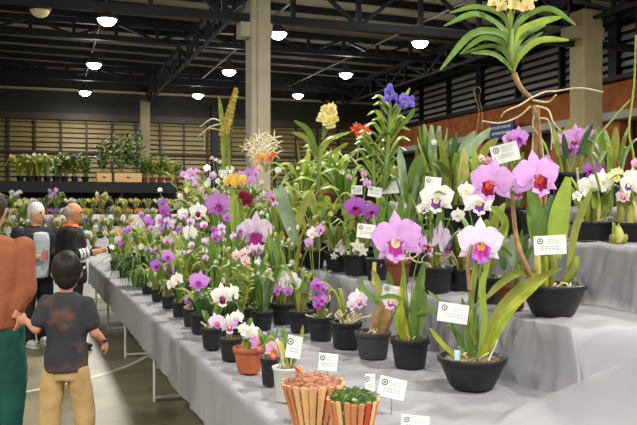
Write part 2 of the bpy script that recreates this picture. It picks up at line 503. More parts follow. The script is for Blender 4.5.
column(586, 19.3, .56, ROOF - .3, 'tall olive grey concrete column in front of the brick band', bracket=5.75, m_conc=mat('olive_column_concrete', (140, 130, 98), .88, var=.12, scale=3))
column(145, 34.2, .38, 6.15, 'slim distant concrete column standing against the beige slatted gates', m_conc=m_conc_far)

# ------------------------------------------------------------------ high-bay lamps
m_lampb = mat('lamp_housing', (70, 72, 76), .5)
m_glow = mat('lamp_glow', (255, 250, 238), .5, emit=60)
m_dim = mat('lamp_dim', (214, 200, 150), .5, emit=.25)
LZ = 6.3
def lamp(pos, label, on=True, power=POW, group=None, rz=0):
    t = empty('high_bay_lamp', pos)
    h = MB(); h.lathe([(.26, -.04), (.27, .0), (.25, .06), (.12, .12), (.10, .3), (.03, .34)], m_lampb, 20); h.build('housing', t)
    g = MB(); g.lathe([(.0001, -.2), (.09, -.19), (.16, -.15), (.21, -.09), (.23, -.03)], m_glow if on else m_dim, 20); g.build('diffuser', t)
    r = MB(); r.tube([(0, 0, .33), (0, 0, ROOF + .5 - pos[2])], .012, m_lampb, 6); r.build('hanging_rod', t)
    tag(t, label, 'lamp', group)
    if on:
        ld = bpy.data.lights.new('lamp_light', 'AREA'); ld.shape = 'DISK'; ld.size = .45; ld.energy = power; ld.color = (1, .96, .9)
        lo = bpy.data.objects.new('lamp_light', ld); COL.objects.link(lo); lo.parent = t; lo.location = (0, 0, -.24)
        pd = bpy.data.lights.new('lamp_glow_light', 'POINT'); pd.shadow_soft_size = .2; pd.energy = power * .28; pd.color = (1, .96, .9); po = bpy.data.objects.new('lamp_glow_light', pd); COL.objects.link(po); po.parent = t; po.location = (0, 0, -.45)
    return t
def lp(px, py): return P(px, py, (LZ - CAMZ) * F / (HY - py))
lamps = [
 (107, 18, 'brightest hanging lamp, nearest of the left row under the roof'),
 (94, 63, 'lit hanging lamp in the middle of the left row, below the brightest one'),
 (85, 91, 'farthest lit lamp of the left row, just above the long pale rail'),
 (278, 32, 'lit hanging lamp just beside the corbel of the tall pale column'),
 (229, 70, 'lit hanging lamp left of the pale column, above the yellow flower spike'),
 (198, 94, 'small far lit lamp left of the yellow flower spike, level with the pale rail'),
 (420, 41, 'lit hanging lamp above the violet blue flowers, left of the tall leaf fan'),
 (346, 73, 'lit hanging lamp above the lemon flower cluster'),
 (298, 94, 'small far lit lamp right of the pale column, low over the gates')]
for x, y, l in lamps: lamp(lp(x, y), l)
lamp(lp(40, 9), 'unlit dull yellow hanging lamp at the upper left under the roof', on=False)
for i, (x, y) in enumerate(HIDDEN_LAMPS):
    lamp(Vector((x, y, LZ)), 'lit hanging lamp of the nearer rows over the viewer\'s end of the hall', power=HPOW, group='added unseen lamps over the near end of the hall')
def conduit(a, b, label):
    A, B = lp(*a), lp(*b); d = (B - A).normalized()
    mb = MB(); mb.tube([A - d * 8 + Vector((0, 0, .5)), B + d * 1.5 + Vector((0, 0, .5))], .035, mat('conduit_grey', (120, 120, 116), .5), 6)
    o = mb.build('cable_conduit'); tag(o, label, 'pipe')
conduit((107, 18), (85, 91), 'straight grey conduit carrying the left row of lamps')
conduit((420, 41), (298, 94), 'straight grey conduit carrying the row of lamps above the lemon flowers')
conduit((278, 32), (198, 94), 'straight grey conduit carrying the row of lamps beside the pale column')

# blue sign on the right wall
d = depth_X(502, XR - .5); p = P(502, 130, d); mb = MB()
t = empty('wall_sign', p, -math.pi / 2)
s = MB(); s.box((0, 0, 0), (1.5, .06, .6), mat('sign_blue', (30, 52, 112), .5)); s.build('board', t, False)
s = MB(); rr = random.Random(3); x = -.62
for z in (.1, -.1):
    x = -.6
    while x < .55:
        w = rr.uniform(.05, .1); s.box((x + w / 2, -.034, z), (w, .006, .09), M_INK2); x += w + .04
s.build('lettering', t, False)
tag(t, 'blue wall sign with small white lettering hung below the brick band', 'sign')

# ------------------------------------------------------------------ stepped display table
TY0, TY1 = 1.9, 12.9
def sst(x): x = max(0, min(1, x)); return x * x * (3 - 2 * x)
A_ = P(505, 428, 3.2); B_ = P(640, 368, 2.95)
def tier(X, Y):
    Xs = X + K * (Y - 3)
    z = .75
    far = 2.95
    if Y >= far: e = 1
    else:
        L = .03 + .34 * max(0, Xs - 2.16)
        e = 1 - sst((far - Y) / L)
    z += .31 * sst((Xs - 2.15) / .03) * e
    e4 = sst((Y - 2.6) / .1) if Y < 3 else 1
    z += .33 * sst((Xs - 2.86) / .03) * e4
    z += .20 * sst((Xs - 3.36) / .03) * e4
    # loose fold heaped at the near end
    ax, ay, bx, by = A_.x, A_.y, B_.x, B_.y
    L2 = (bx - ax) ** 2 + (by - ay) ** 2
    t = ((X - ax) * (bx - ax) + (Y - ay) * (by - ay)) / L2
    nx, ny = -(by - ay), (bx - ax); L1 = math.sqrt(L2); dist = ((X - ax) * nx + (Y - ay) * ny) / L1
    if t > -.3:
        amp = .03 + .27 * max(0, min(1.6, t)); 
        g = math.exp(-(dist / .08) ** 2) if dist > 0 else .75 * math.exp(-(dist / .13) ** 2) + .25 * math.exp(-(dist / .5) ** 2)
        if t < 0: g *= 1 + t / .3
        z = max(z, .75 + amp * g) if z < .95 + .3 * t else z
    return z
def wr(X, Y):
    a = 1 - min(1, abs(noise.noise(Vector((X * 2.3 + Y * .8, Y * 1.6, 2)))) * 4); b = 1 - min(1, abs(noise.noise(Vector((X * 5 - Y * 2, Y * 3, 8)))) * 4)
    return .006 * noise.noise(Vector((X * 5, Y * 5, 0))) + .004 * noise.noise(Vector((X * 14, Y * 9, 4))) + .010 * a * a + .006 * b * b
m_cloth = mat('grey_fabric_cover', (150, 150, 155), .58, var=.05, scale=3, spec=.35, trans=.06)
Ys = []; y = TY0
while y < TY1 + .001:
    Ys.append(y); y += .022 if y < 4.6 else (.05 if y < 7 else .1)
Xs_ = []
x = .855
while x < 4.35:
    Xs_.append(x); x += .008 if (2.12 < x < 2.2 or 2.83 < x < 2.9 or 3.33 < x < 3.4) else .025
rows = []
for y in Ys:
    row = []; sk = -K * (y - 3); n1 = noise.noise(Vector((y * 2.2, 3.3, 0))); n2 = noise.noise(Vector((y * 6, 9.3, 0)))
    hem = .44 + .03 * n1
    for k in range(13):
        u = k / 12; z = hem + (.735 - hem) * u
        fold = (.03 * n1 + .018 * n2 + .012 * noise.noise(Vector((y * 12, z * 6, 1)))) * (1.15 - u)
        row.append((.835 - fold + sk, y, z))
    row.append((.842 + sk, y, .747))
    for x in Xs_:
        X = x + sk
        z = tier(X, y) + wr(X, y)
        # folds on the risers
        if y < 3.3 and x > 2.1: z += .010 * noise.noise(Vector((X * 9, y * 9, 7)))
        wob = .045 * noise.noise(Vector((y * 3.0, z * 2, 2))) + .022 * noise.noise(Vector((y * 10, z * 5, 5)))
        ramp = 1 if (2.14 < x < 2.2 or 2.84 < x < 2.92 or 3.34 < x < 3.4) else 0
        row.append((X + wob * ramp * (1.2 if z < tier(X + .1, y) - .05 else .3), y, z))
    row.append((row[-1][0] + .02, y, .3))
    rows.append(row)
front = [[(p[0], TY0 - .02, max(.3, p[2] - .0)) for p in rows[0]], ]
low = [(p[0], TY0 - .04, .35) for p in rows[0]]
endb = [(p[0], TY1 + .03, .4) for p in rows[-1]]
mb = MB(); mb.grid([low] + rows + [endb], m_cloth)
o = mb.build('display_cloth'); tag(o, 'long light grey fabric cover draped over the stepped table of orchids', 'tablecloth')
for k, (ya, yb) in enumerate(((1.95, 4.45), (4.55, 6.9), (6.97, 8.95), (9.0, 10.9), (10.95, 12.8))):
    xo = .88 - K * ((ya + yb) / 2 - 3)
    t = empty('trestle_table', (xo, (ya + yb) / 2, 0))
    a = MB(); a.box((1.6, 0, .715), (3.1, yb - ya, .03), mat('table_board', (150, 130, 100), .7)); a.build('table_top', t, False)
    for lx in (.03, 3.0):
        for ly in ((-1, 1) if k == 0 else (1,)):
            yy = ly * ((yb - ya) / 2 - .22)
            l = MB(); l.tube([(lx, yy, 0), (lx, yy, .7)], .014, M_METAL, 8); l.build('leg', t)
    l = MB(); l.bar((.03, (yb - ya) / 2 - .22, .03), (3.0, (yb - ya) / 2 - .22, .03), .02, .02, M_METAL); l.build('foot_bar', t, False)
    tag(t, 'white metal trestle table under the grey cover, ' + ('nearest to the viewer', 'second from the near end', 'in the middle of the row', 'second from the far end', 'at the far end')[k], 'table', 'trestle tables under the orchid display')
def surf(X, Y): return tier(X, Y)

# ------------------------------------------------------------------ potted plants
POTM = {'black': M_POTB, 'grey': M_POTG, 'terra': M_TERRA, 'brown': M_BROWNP, 'white': M_WHITEP, 'bowl': M_POTB}
def pot_mesh(mb, kind, w, h):
    r = w / 2; m = POTM[kind]
    if kind == 'bowl':
        prof = [(r * .58, 0), (r * .62, .004), (r * .74, h * .3), (r * .88, h * .66), (r * .93, h * .82), (r * 1.0, h * .84), (r * 1.01, h * .97), (r * .985, h), (r * .94, h * .98), (r * .9, h * .8), (.0001, h * .78)]
        mb.lathe(prof, m, 36)
    elif kind == 'white':
        prof = [(r * .72, 0), (r * .75, .004), (r * .92, h * .9), (r, h * .93), (r, h), (r * .93, h), (r * .88, h * .85), (.0001, h * .85)]
        mb.lathe(prof, m, 48, fn=lambda a, z: 1 + (.02 * math.cos(a * 16) if z < h * .9 else 0))
    else:
        k = .74 if kind != 'terra' else .66
        prof = [(r * k, 0), (r * (k + .02), .004), (r * .9, h * .78), (r * .91, h * .80), (r * .99, h * .81), (r, h * .96), (r * .985, h), (r * .93, h), (r * .9, h * .85), (.0001, h * .85)]
        mb.lathe(prof, m, 28)
def mix_mesh(mb, w, h, n, rr):
    r = w / 2 * .9
    mb.lathe([(r, h * .84), (r * .7, h * .9), (r * .3, h * .93), (.0001, h * .94)], M_MIX, 20)
    for i in range(n):
        a = rr.uniform(0, 6.28); q = r * math.sqrt(rr.random()) * .9
        s = rr.uniform(.008, .018) * max(.6, w / .25)
        mb.box((q * math.cos(a), q * math.sin(a), h * .92 + rr.uniform(0, .008)), (s, s * .6, s * .5), M_MIX, Matrix.Rotation(rr.uniform(0, 3), 3, Vector((rr.random(), rr.random(), rr.random() + .01)).normalized()))
CAMR = Vector((C_, -S_, 0)); CAMF = Vector((S_, C_, 0)); UP = Vector((0, 0, 1))
def az(a): return CAMR * math.cos(a) + CAMF * math.sin(a)
def gen_leaves(mb, spec, h, pw, rr):
    kind, n, ln, wd = spec[:4]; tone = LEAF[spec[4]] if len(spec) > 4 else LEAF['green']
    r0 = pw * .25
    base_tone = tone
    for i in range(n):
        tone = base_tone if kind == 'grass' or rr.random() < .62 else LEAF[rr.choice(['green', 'olive', 'bright', 'silver', 'yellow' if rr.random() < .3 else 'green'])]
        a = rr.uniform(0, 6.283); d = az(a); L = ln * rr.uniform(.7, 1.1); b = d * r0 * rr.random() + UP * h
        side = UP.cross(d)
        if kind == 'strap':
            s = rr.uniform(.35, .9); pts = [b, b + d * L * .18 * s + UP * L * .5, b + d * L * .5 * s + UP * L * .78, b + d * L * .85 * s + UP * L * (.85 - .6 * s * rr.random())]
            leaf(mb, pts, wd, tone, side, 'strap')
        elif kind == 'up':
            s = rr.uniform(.05, .3); pts = [b, b + d * L * .1 * s + UP * L * .5, b + d * L * .7 * s + UP * L]
            leaf(mb, pts, wd, tone, side, 'oblong', twist=rr.uniform(-.6, .6))
        elif kind == 'catt':
            s = rr.uniform(.1, .45); bl = L * .38; q = b + d * bl * s + UP * bl
            mb.tube([b, b.lerp(q, .5), q], [wd * .12, wd * .22, wd * .1], LEAF['olive'], 7)
            pts = [q, q + d * L * .2 * s + UP * L * .3, q + d * L * .62 * s + UP * L * .56]
            leaf(mb, pts, wd, tone, side, 'oblong', twist=rr.uniform(-.7, .7))
        elif kind == 'grass':
            s = rr.uniform(.3, 1.2); pts = [b, b + d * L * .25 * s + UP * L * .45, b + d * L * .6 * s + UP * L * .5, b + d * L * .9 * s + UP * L * rr.uniform(-.35, .4)]
            leaf(mb, pts, wd, tone, side, 'grass')
        elif kind == 'cane':
            s = rr.uniform(.05, .35); top = b + d * L * s + UP * L
            mb.tube([b, b.lerp(top, .5) + d * .01, top], [.005, .007, .003], LEAF['olive'], 6)
            for k in range(6):
                u = .3 + .13 * k; q = b.lerp(top, u); dd = az(rr.uniform(0, 6.28)); l2 = L * rr.uniform(.18, .3)
                leaf(mb, [q, q + dd * l2 * .5 + UP * l2 * .4, q + dd * l2 + UP * l2 * rr.uniform(.1, .5)], wd, tone, UP.cross(dd), 'oblong')
        elif kind == 'root':
            dd = az(rr.uniform(0, 6.28)); pts = [b + UP * -.01]
            for k in range(4): pts.append(pts[-1] + dd * L * .2 * rr.random() + Vector((rr.uniform(-1, 1), rr.uniform(-1, 1), rr.uniform(.1, 1))) * L * .22)
            mb.tube(cr(pts, 3), wd * .5, LEAF['tan'], 5)
def vanda(mb, base, top, n, L, wd, tone, rr, droop=.5):
    """two-ranked arching leaves along an upright stem"""
    ax = (top - base); 
    mb.tube(cr([base, base.lerp(top, .5), top], 3), wd * .35, LEAF['stem'], 7)
    for i in range(n):
        u = i / (n - 1); q = base.lerp(top, u); sg = -1 if i % 2 else 1; l = L * (.75 + .35 * math.sin(u * 3)) * rr.uniform(.85, 1.1)
        yw = rr.uniform(-.5, .5); d = (CAMR * sg * math.cos(yw) + CAMF * math.sin(yw)); s = .9 - .55 * u
        if droop <= 0:
            k = rr.uniform(.8, 1.2); leaf(mb, [q, q + d * l * .22 * k + UP * l * .34, q + d * l * .5 * k + UP * l * .62, q + d * l * .82 * k + UP * l * (.68 - .2 * k)], wd, LEAF[tone if i % 3 else 'green'], UP.cross(d).lerp(CAMF, .2), 'strap', fold=.5); continue
        leaf(mb, [q, q + d * l * .3 + UP * l * .38 * (1.2 - s), q + d * l * .65 + UP * l * (.55 * (1.2 - s)), q + d * l * (.8 + .25 * s) + UP * l * ((.5 * (1.2 - s)) - droop * s)], wd, LEAF[tone], UP.cross(d).lerp(CAMF, .2), 'strap', fold=.5)
NCARD = [0]
def put_tag(x, y, w, h, d, parent, root, tilt=0, yaw=0, square=False, name='name_tag'):
    s = F / d; NCARD[0] += 1
    me = card_mesh(w / s, h / s, square, NCARD[0]); o = link(name, me, parent)
    wp = P(x, y, d); o.location = wp - root
    o.rotation_euler = (-.1, math.radians(tilt), math.atan2(-wp.x, wp.y) + yaw)
    return o
PLACED = []
def settle(px, d0, pw_px, z):
    """slide a pot along its line of sight until it stands flat on one step and clear of its neighbours"""
    ks = sorted(range(-45, 46), key=abs)
    for tol in (0, .03):
        for k in ks:
            d = d0 * (1 + k * .006); g = P(px, HY, d); r = pw_px / d0 * d0 / F * d0 / 2 if False else pw_px * d / F / 2
            rb = r * .8
            zs = [tier(g.x + a * rb, g.y + b * rb) for a, b in ((0, 0), (1, 0), (-1, 0), (0, 1), (0, -1))]
            if max(zs) - min(zs) > .015: continue
            if z is not None and abs(zs[0] - z) > .03: continue
            if g.y > 12.8 or g.x > 4.2: continue
            if any((g.x - a) ** 2 + (g.y - b) ** 2 < (max(0, (r + c) * .97 - tol)) ** 2 for a, b, c, e in PLACED if abs(e - zs[0]) < .1): continue
            PLACED.append((g.x, g.y, r, zs[0])); return d
    print('UNSETTLED', px, d0, z); g = P(px, HY, d0); PLACED.append((g.x, g.y, pw_px * d0 / F / 2, tier(g.x, g.y))); return d0
def plant(row, px, pot, leaves, flowers, label, lift=0, name='potted_orchid', cat='plant', group=None, dep=None, tags=(), paths=(), vandas=(), bulbs=(), stem=True, tubes=(), lo=False, anchor=None, z=None):
    """row: distance of the pot centre line; pot: (kind, width px, height px)"""
    rr = random.Random(int(px * 7 + len(label) * 13 + row * 31))
    d = dep or depth_row(px, row)
    d = settle(px, d, pot[1], z)
    g = P(px, HY, d); zb = tier(g.x, g.y) + lift + .012
    root = Vector((g.x, g.y, zb)); t = empty(name, root); s = F / d
    kind, pw, ph = pot; pw /= s; ph /= s
    if kind:
        mb = MB(); pot_mesh(mb, kind, pw, ph); mb.build('pot', t)
        mb = MB(); mix_mesh(mb, pw, ph, 26 if s > 120 else 6, rr); mb.build('potting_mix', t, False)
    if lift > .06 and kind:
        sb = MB(); sb.lathe([(pw * .42, -lift), (pw * .42, -lift + .01), (pw * .3, -.005), (.0001, -.002)], M_POTB, 16); sb.build('pot_stand', t)
    if bulbs:
        mb = MB()
        for path, rad, tone in bulbs:
            q = [P(a, b, d + (dz[0] if dz else 0)) - root for a, b, *dz in path]
            n = len(cr(q, 4)); mb.tube(cr(q, 4), [rad / s * (.35 + .65 * math.sin(math.pi * (.12 + .76 * i / (n - 1)))) for i in range(n)], LEAF[tone], 9)
        mb.build('pseudobulb', t)
    if leaves or paths or vandas:
        mb = MB()
        for sp in leaves:
            sp2 = (sp[0], sp[1], sp[2] / s, sp[3] / s) + tuple(sp[4:]); gen_leaves(mb, sp2, ph * .9, pw, rr)
        for path, w, tone, *ex in paths:
            dz = rr.uniform(-.12, .12) if not ex else ex[0]
            q = [P(a, b, d + dz * i / max(1, len(path) - 1)) - root for i, (a, b) in enumerate(path)]
            leaf(mb, cr(q, 5), w / s, LEAF[tone], CAMR if abs((q[-1] - q[0]).normalized().dot(CAMR)) < .75 else UP, ex[1] if len(ex) > 1 else 'strap', twist=rr.uniform(-.35, .35))
        for (bx, by), (tx, ty), n, L, w, tone, *dr in vandas:
            vanda(mb, P(bx, by, d) - root, P(tx, ty, d) - root, n, L / s, w / s, tone, rr, *(dr or []))
        mb.build('foliage', t)
    if tubes:
        by = {}
        for path, rad, tone, nm in tubes:
            mb = by.setdefault(nm, MB())
            q = cr([P(a, b, d + rr.uniform(-.05, .05)) - root for a, b in path], 5)
            mb.tube(q, [rad / s * (1 - .35 * i / len(q)) for i in range(len(q))], LEAF[tone], 7)
        for nm, mb in by.items(): mb.build(nm, t)
    if flowers and stem:
        mb = MB(); an = P(anchor[0], anchor[1], d) - root if anchor else Vector((0, 0, ph * .9))
        for i, fl_ in enumerate(flowers):
            if i and len(flowers) > 8 and i % 3: continue
            q = P(fl_[0], fl_[1], d + .02) - root
            mid = an.lerp(q, .6) + CAMR * rr.uniform(-.03, .03) + Vector((0, 0, .02))
            mb.tube(cr([an, mid, q], 4), .0035 if s > 100 else .004, LEAF['stem'], 5)
        mb.build('flower_stem', t)
    for i, fl_ in enumerate(flowers):
        x, y, w, k = fl_[:4]; kw = fl_[4] if len(fl_) > 4 else {}
        dd = d - kw.get('dd', rr.uniform(.05, .14)); wp = P(x, y, dd)
        put_flower(k, wp - root, w / s, t, wp, lo=lo or w < 14, yaw=kw.get('yaw', rr.uniform(-.5, .5)), tilt=kw.get('tilt', rr.uniform(-.2, .15)), roll=kw.get('roll', rr.uniform(-.25, .25)), withlip=w >= 7)
    for tg in tags: put_tag(*tg[:4], d - (tg[7] if len(tg) > 7 else .08), t, root, *(tg[4:7]))
    tag(t, label, cat, group)
    return t
def ball(cx, cy, rx, ry, n, w, k, seed=1):
    rr = random.Random(seed); out = []
    for i in range(n):
        a = i * 2.399; q = math.sqrt((i + .5) / n)
        out.append((cx + rx * q * math.cos(a), cy + ry * q * math.sin(a), w * rr.uniform(.85, 1.15), k if isinstance(k, str) else rr.choice(k), dict(dd=rr.uniform(.1, .26))))
    return out
R1, RB, R2, R3, R4, R5 = 1.03, 1.45, 1.88, 2.32, 3.04, 3.6
L_ = lambda k, n, l, w, t='green': (k, n, l, w, t)
G = 'potted orchids on the stepped display'
def N(*a, **k): k.setdefault('group', G); return plant(*a, **k)

# ---- heroes on the right
N(0, 472, ('bowl', 69, 31), [L_('root', 5, 20, 2)], [(480, 242, 50, 'pale', dict(yaw=.15, roll=.05, tilt=-.1, dd=-.02))],
  'orchid in a wide black bowl pot, lowest and nearest, yellowing leaves fanning right', dep=3.73,
  paths=[([(466, 360), (458, 335), (447, 320)], 7, 'green'), ([(470, 360), (467, 330), (462, 298)], 7, 'green'), ([(478, 361), (484, 325), (482, 285), (489, 262)], 7, 'bright'),
         ([(482, 360), (494, 335), (516, 302), (553, 270)], 11, 'yellow', .1), ([(486, 352), (494, 318), (520, 287), (562, 268)], 9, 'olive', -.08), ([(461, 360), (444, 345), (430, 328)], 5, 'yellow'),
         ([(474, 361), (475, 325), (470, 300)], 8, 'green'), ([(455, 330), (440, 303), (428, 291)], 4, 'green'), ([(468, 330), (476, 306), (491, 292)], 3, 'green'), ([(480, 360), (490, 340), (497, 318)], 6, 'yellow'),
         ([(476, 345), (470, 318), (473, 285), (479, 262)], 6, 'olive')],
  tubes=[([(472, 358), (469, 320), (471, 285), (478, 248)], 1.8, 'stem', 'cane'), ([(470, 290), (468, 262), (472, 245)], 2.6, 'brown', 'dry_sheath')], tags=[(453, 313, 30, 19, 8, .1, True, .15)])
N(0, 553, ('bowl', 66, 31), [L_('root', 6, 18, 2)],
  [(492, 181, 47, 'lilac', dict(yaw=-.25, roll=.1, tilt=-.05)), (536, 175, 50, 'lilac', dict(yaw=.3, roll=-.1, tilt=-.05)), (514, 186, 30, 'lilac2', dict(yaw=2.4, tilt=.2, dd=-.08))],
  'orchid in a middle step black bowl pot, two large lilac flowers with red lips', dep=3.93,
  paths=[([(545, 262), (537, 225), (530, 186)], 22, 'green', .05, 'oblong'), ([(556, 258), (558, 218), (568, 177)], 22, 'bright', -.05, 'oblong'), ([(568, 268), (576, 225), (592, 188)], 9, 'olive', -.05),
         ([(545, 275), (520, 272), (498, 285), (484, 300)], 8, 'olive', -.1), ([(512, 256), (500, 248), (492, 252), (470, 268)], 5, 'green', -.1), ([(548, 255), (546, 225), (552, 195)], 13, 'dark', .12, 'oblong')],
  bulbs=[([(560, 287), (572, 272), (577, 256)], 5, 'olive'), ([(540, 285), (537, 265), (538, 252)], 4, 'cream'), ([(551, 286), (552, 265), (553, 250)], 5, 'olive'), ([(546, 288), (545, 270), (546, 256)], 4, 'yellow')],
  tubes=[([(536, 288), (524, 262), (516, 235), (512, 195)], 3.2, 'brown', 'dry_cane'), ([(534, 288), (527, 270), (522, 257)], 4.5, 'cream', 'sheath')], anchor=(513, 205), tags=[(550, 245, 31, 19, -4, -.05, True, .2)])
N(0, 410, ('black', 40, 29), [L_('root', 5, 16, 1.6), L_('up', 3, 50, 8, 'green')], [(397, 238, 54, 'lilac2', dict(yaw=-.2, roll=-.15, tilt=-.05)), (423, 245, 28, 'lilac', dict(yaw=1.3, dd=-.05))],
  'orchid in a black pot holding one very large lilac flower with a magenta lip', dep=4.2,
  paths=[([(412, 342), (417, 300), (424, 262)], 9, 'green'), ([(408, 342), (402, 318), (404, 268)], 10, 'yellow', .03, 'oblong'), ([(404, 340), (398, 322), (402, 300)], 7, 'yellow'), ([(415, 340), (423, 310), (421, 285)], 9, 'green'), ([(413, 315), (396, 297), (374, 299)], 5, 'green', -.1), ([(413, 315), (435, 310), (448, 325)], 5, 'green', -.1)],
  tubes=[([(408, 340), (405, 300), (402, 255)], 2, 'stem', 'cane')])
N(0, 373, ('grey', 37, 26), [L_('root', 5, 20, 2)], [(392, 300, 22, 'palelip'), (408, 300, 18, 'white')],
  'orchid in a charcoal grey pot, brown wrapped bulbs and a tilted white card', dep=4.47,
  bulbs=[([(376, 333), (377, 318), (383, 305)], 5, 'brown'), ([(383, 333), (387, 318), (386, 304)], 6, 'brown'), ([(380, 332), (382, 318), (379, 306)], 4, 'olive')],
  paths=[([(377, 305), (378, 285), (372, 270)], 7, 'olive'), ([(384, 305), (390, 285), (388, 272)], 7, 'green'), ([(380, 305), (364, 290), (360, 278)], 5, 'green')], tags=[(392, 293, 20, 15, 12, .1, False, .1)])
N(0, 346, ('black', 33, 26), [L_('root', 14, 34, 2), L_('strap', 4, 50, 5, 'olive')], [(358, 299, 22, 'palelip', dict(yaw=.2)), (352, 304, 13, 'palelip')],
  'orchid in a round black pot with twiggy bare roots and a white and pink flower', dep=4.78)
N(0, 321, ('black', 28, 24), [L_('catt', 4, 42, 8, 'green'), L_('root', 4, 16, 2)], [(317, 284, 14, 'deep'), (322, 288, 14, 'purple'), (316, 293, 15, 'purple'), (322, 299, 14, 'purple'), (318, 304, 13, 'deep')],
  'orchid in a black pot with an upright column of mauve flowers', dep=5.05)
N(0, 301, ('black', 27, 21), [L_('strap', 5, 36, 5, 'olive'), L_('up', 4, 34, 6, 'green')], [], 'leafy flowerless orchid in a black pot between the mauve column and the white purple cluster', dep=5.4)
N(0, 284, ('black', 27, 21), [L_('catt', 4, 44, 7, 'green')], ball(285, 280, 11, 7, 9, 14, ['whitelilac', 'white', 'white']) + [(277, 290, 11, 'purple', dict(dd=.25)), (288, 291, 11, 'purple', dict(dd=.25))],
  'orchid in a black pot under a round head of white flowers edged violet below', dep=5.75)
N(0, 262, ('black', 24, 18), [L_('catt', 5, 42, 7, 'bright')], [(266, 298, 15, 'white')], 'orchid with one drooping small white flower behind the terracotta pot', dep=6.1)
# ---- front row, from the baskets to the far end
N(0, 287, ('white', 30, 34), [L_('strap', 5, 42, 4, 'olive'), L_('up', 3, 40, 5, 'green')], [], 'strap-leaved plant in a ribbed white pot just behind the slatted wooden baskets', dep=3.47,
  paths=[([(289, 372), (283, 352), (279, 340)], 5, 'cream'), ([(290, 372), (300, 345), (303, 325)], 4, 'olive')], tags=[(294, 347, 17, 22, 14, .5, False, .1)])
N(0, 270, ('black', 20, 27), [L_('catt', 5, 34, 9, 'green')], [(275, 349, 22, 'pinkgold', dict(yaw=0, tilt=0))], 'orchid in a narrow black pot with one pink flower, orange throat', dep=3.78)
N(0, 249, ('terra', 33, 25), [L_('catt', 4, 32, 7, 'olive'), L_('up', 4, 32, 8, 'bright')], [(259, 343, 19, 'pinkgold', dict(yaw=.2)), (252, 333, 20, 'whitelilac'), (244, 329, 14, 'white'), (262, 336, 12, 'pink')],
  'orchid in an orange terracotta pot at the table edge, white and pink flowers', dep=4.07)
N(0, 231, ('black', 24, 22), [L_('catt', 5, 26, 6, 'green')], [(229, 324, 20, 'palelip', dict(yaw=0)), (237, 317, 15, 'whitelilac')], 'orchid in a black pot left of the terracotta pot, pale lilac flowers', dep=4.4)
N(0, 212, ('black', 23, 21), [L_('catt', 4, 28, 6, 'green'), L_('root', 7, 18, 2)], [(216, 321, 17, 'pale'), (222, 295, 24, 'whitedark', dict(yaw=0)), (233, 292, 16, 'white', dict(yaw=.7))], 'orchid in a black pot with a large white flower showing a small dark lip', dep=4.75)
N(R1, 191, ('black', 18, 17), [L_('catt', 4, 24, 5, 'olive'), L_('root', 6, 14, 2)], [(203, 299, 19, 'purple'), (190, 298, 15, 'purple'), (199, 281, 22, 'purple', dict(yaw=0)), (200, 291, 12, 'whitelilac')], 'orchid in a black front row pot with three stacked bright mauve flowers')
N(R1, 179, ('black', 15, 15), [L_('strap', 6, 30, 5, 'green')], [(177, 279, 15, 'white'), (171, 284, 11, 'white')], 'small orchid in the front row with creamy white flowers, left of the mauve ones')
N(R1, 168, ('black', 14, 13), [L_('catt', 6, 34, 7, 'green')], [(156, 265, 14, 'deep'), (168, 256, 15, 'purple'), (169, 270, 13, 'purple')], 'front row orchid with a deep pink flower beside two mauve ones')
N(R1, 157, ('black', 13, 12), [L_('strap', 7, 34, 4, 'olive'), L_('catt', 4, 30, 6, 'green')], [(163, 282, 9, 'pale')], 'front row orchid with arching olive leaves right of the grassy tuft')
N(R1, 137, ('black', 12, 11), [L_('grass', 110, 40, 2.2, 'dark'), L_('grass', 60, 34, 2.0, 'green')], [], 'dense tuft of dark grassy leaves hanging over the far table edge', name='potted_grass_orchid')
N(R1, 147, ('black', 12, 11), [L_('grass', 50, 30, 2.2, 'green')], [(150, 284, 7, 'white')], 'small tuft of grassy leaves just right of the dense dark tuft')
N(R1, 124, ('black', 11, 10), [L_('catt', 7, 34, 7, 'bright')], [(131, 261, 9, 'purple'), (120, 240, 13, 'pale'), (123, 246, 8, 'deep'), (118, 231, 10, 'peach')], 'far end orchid with peach and pale lilac flowers above bright leaves')
N(R1, 115, ('black', 10, 10), [L_('catt', 8, 30, 7, 'green')], [(112, 247, 7, 'white')], 'leafy orchid standing on the farthest corner of the grey cover')
# ---- second rank behind the front row
N(RB, 142, ('black', 11, 10), [L_('catt', 6, 44, 7, 'bright')], [(147, 223, 15, 'deep'), (146, 236, 16, 'lilac2')], 'far orchid with a magenta flower directly above a pale lilac one')
N(RB, 160, ('black', 12, 11), [L_('catt', 6, 50, 7, 'green')], [(163, 203, 13, 'purple'), (165, 210, 14, 'purple'), (167, 217, 11, 'deep')], 'far orchid with a short upright spike of mauve flowers at the left of the display')
N(RB, 177, ('black', 14, 12), [L_('strap', 8, 50, 5, 'olive'), L_('catt', 5, 40, 7, 'green')], [(170, 240, 12, 'whitelilac'), (178, 245, 13, 'purple'), (176, 254, 9, 'white')], 'orchid with small lilac and white flowers below the mauve spike')
N(RB, 196, ('black', 16, 14), [L_('catt', 7, 56, 8, 'green')], [(198, 211, 19, 'whitedark', dict(yaw=0)), (190, 232, 17, 'white'), (183, 213, 13, 'whitelilac')], 'tall orchid with a white flower and a dark crimson lip over a plain white flower')
N(RB, 214, ('black', 17, 15), [L_('catt', 6, 54, 8, 'green'), L_('strap', 6, 50, 5, 'dark')], [(214, 229, 8, 'deep'), (205, 250, 7, 'white')], 'leafy orchid with one tiny dark violet bloom below the large mauve flower')
N(RB, 235, ('black', 20, 17), [L_('up', 5, 60, 8, 'dark'), L_('strap', 6, 50, 6, 'silver')], [(228, 262, 8, 'white'), (236, 268, 6, 'white')], 'orchid with grey green straps in front of the big lilac white flower')
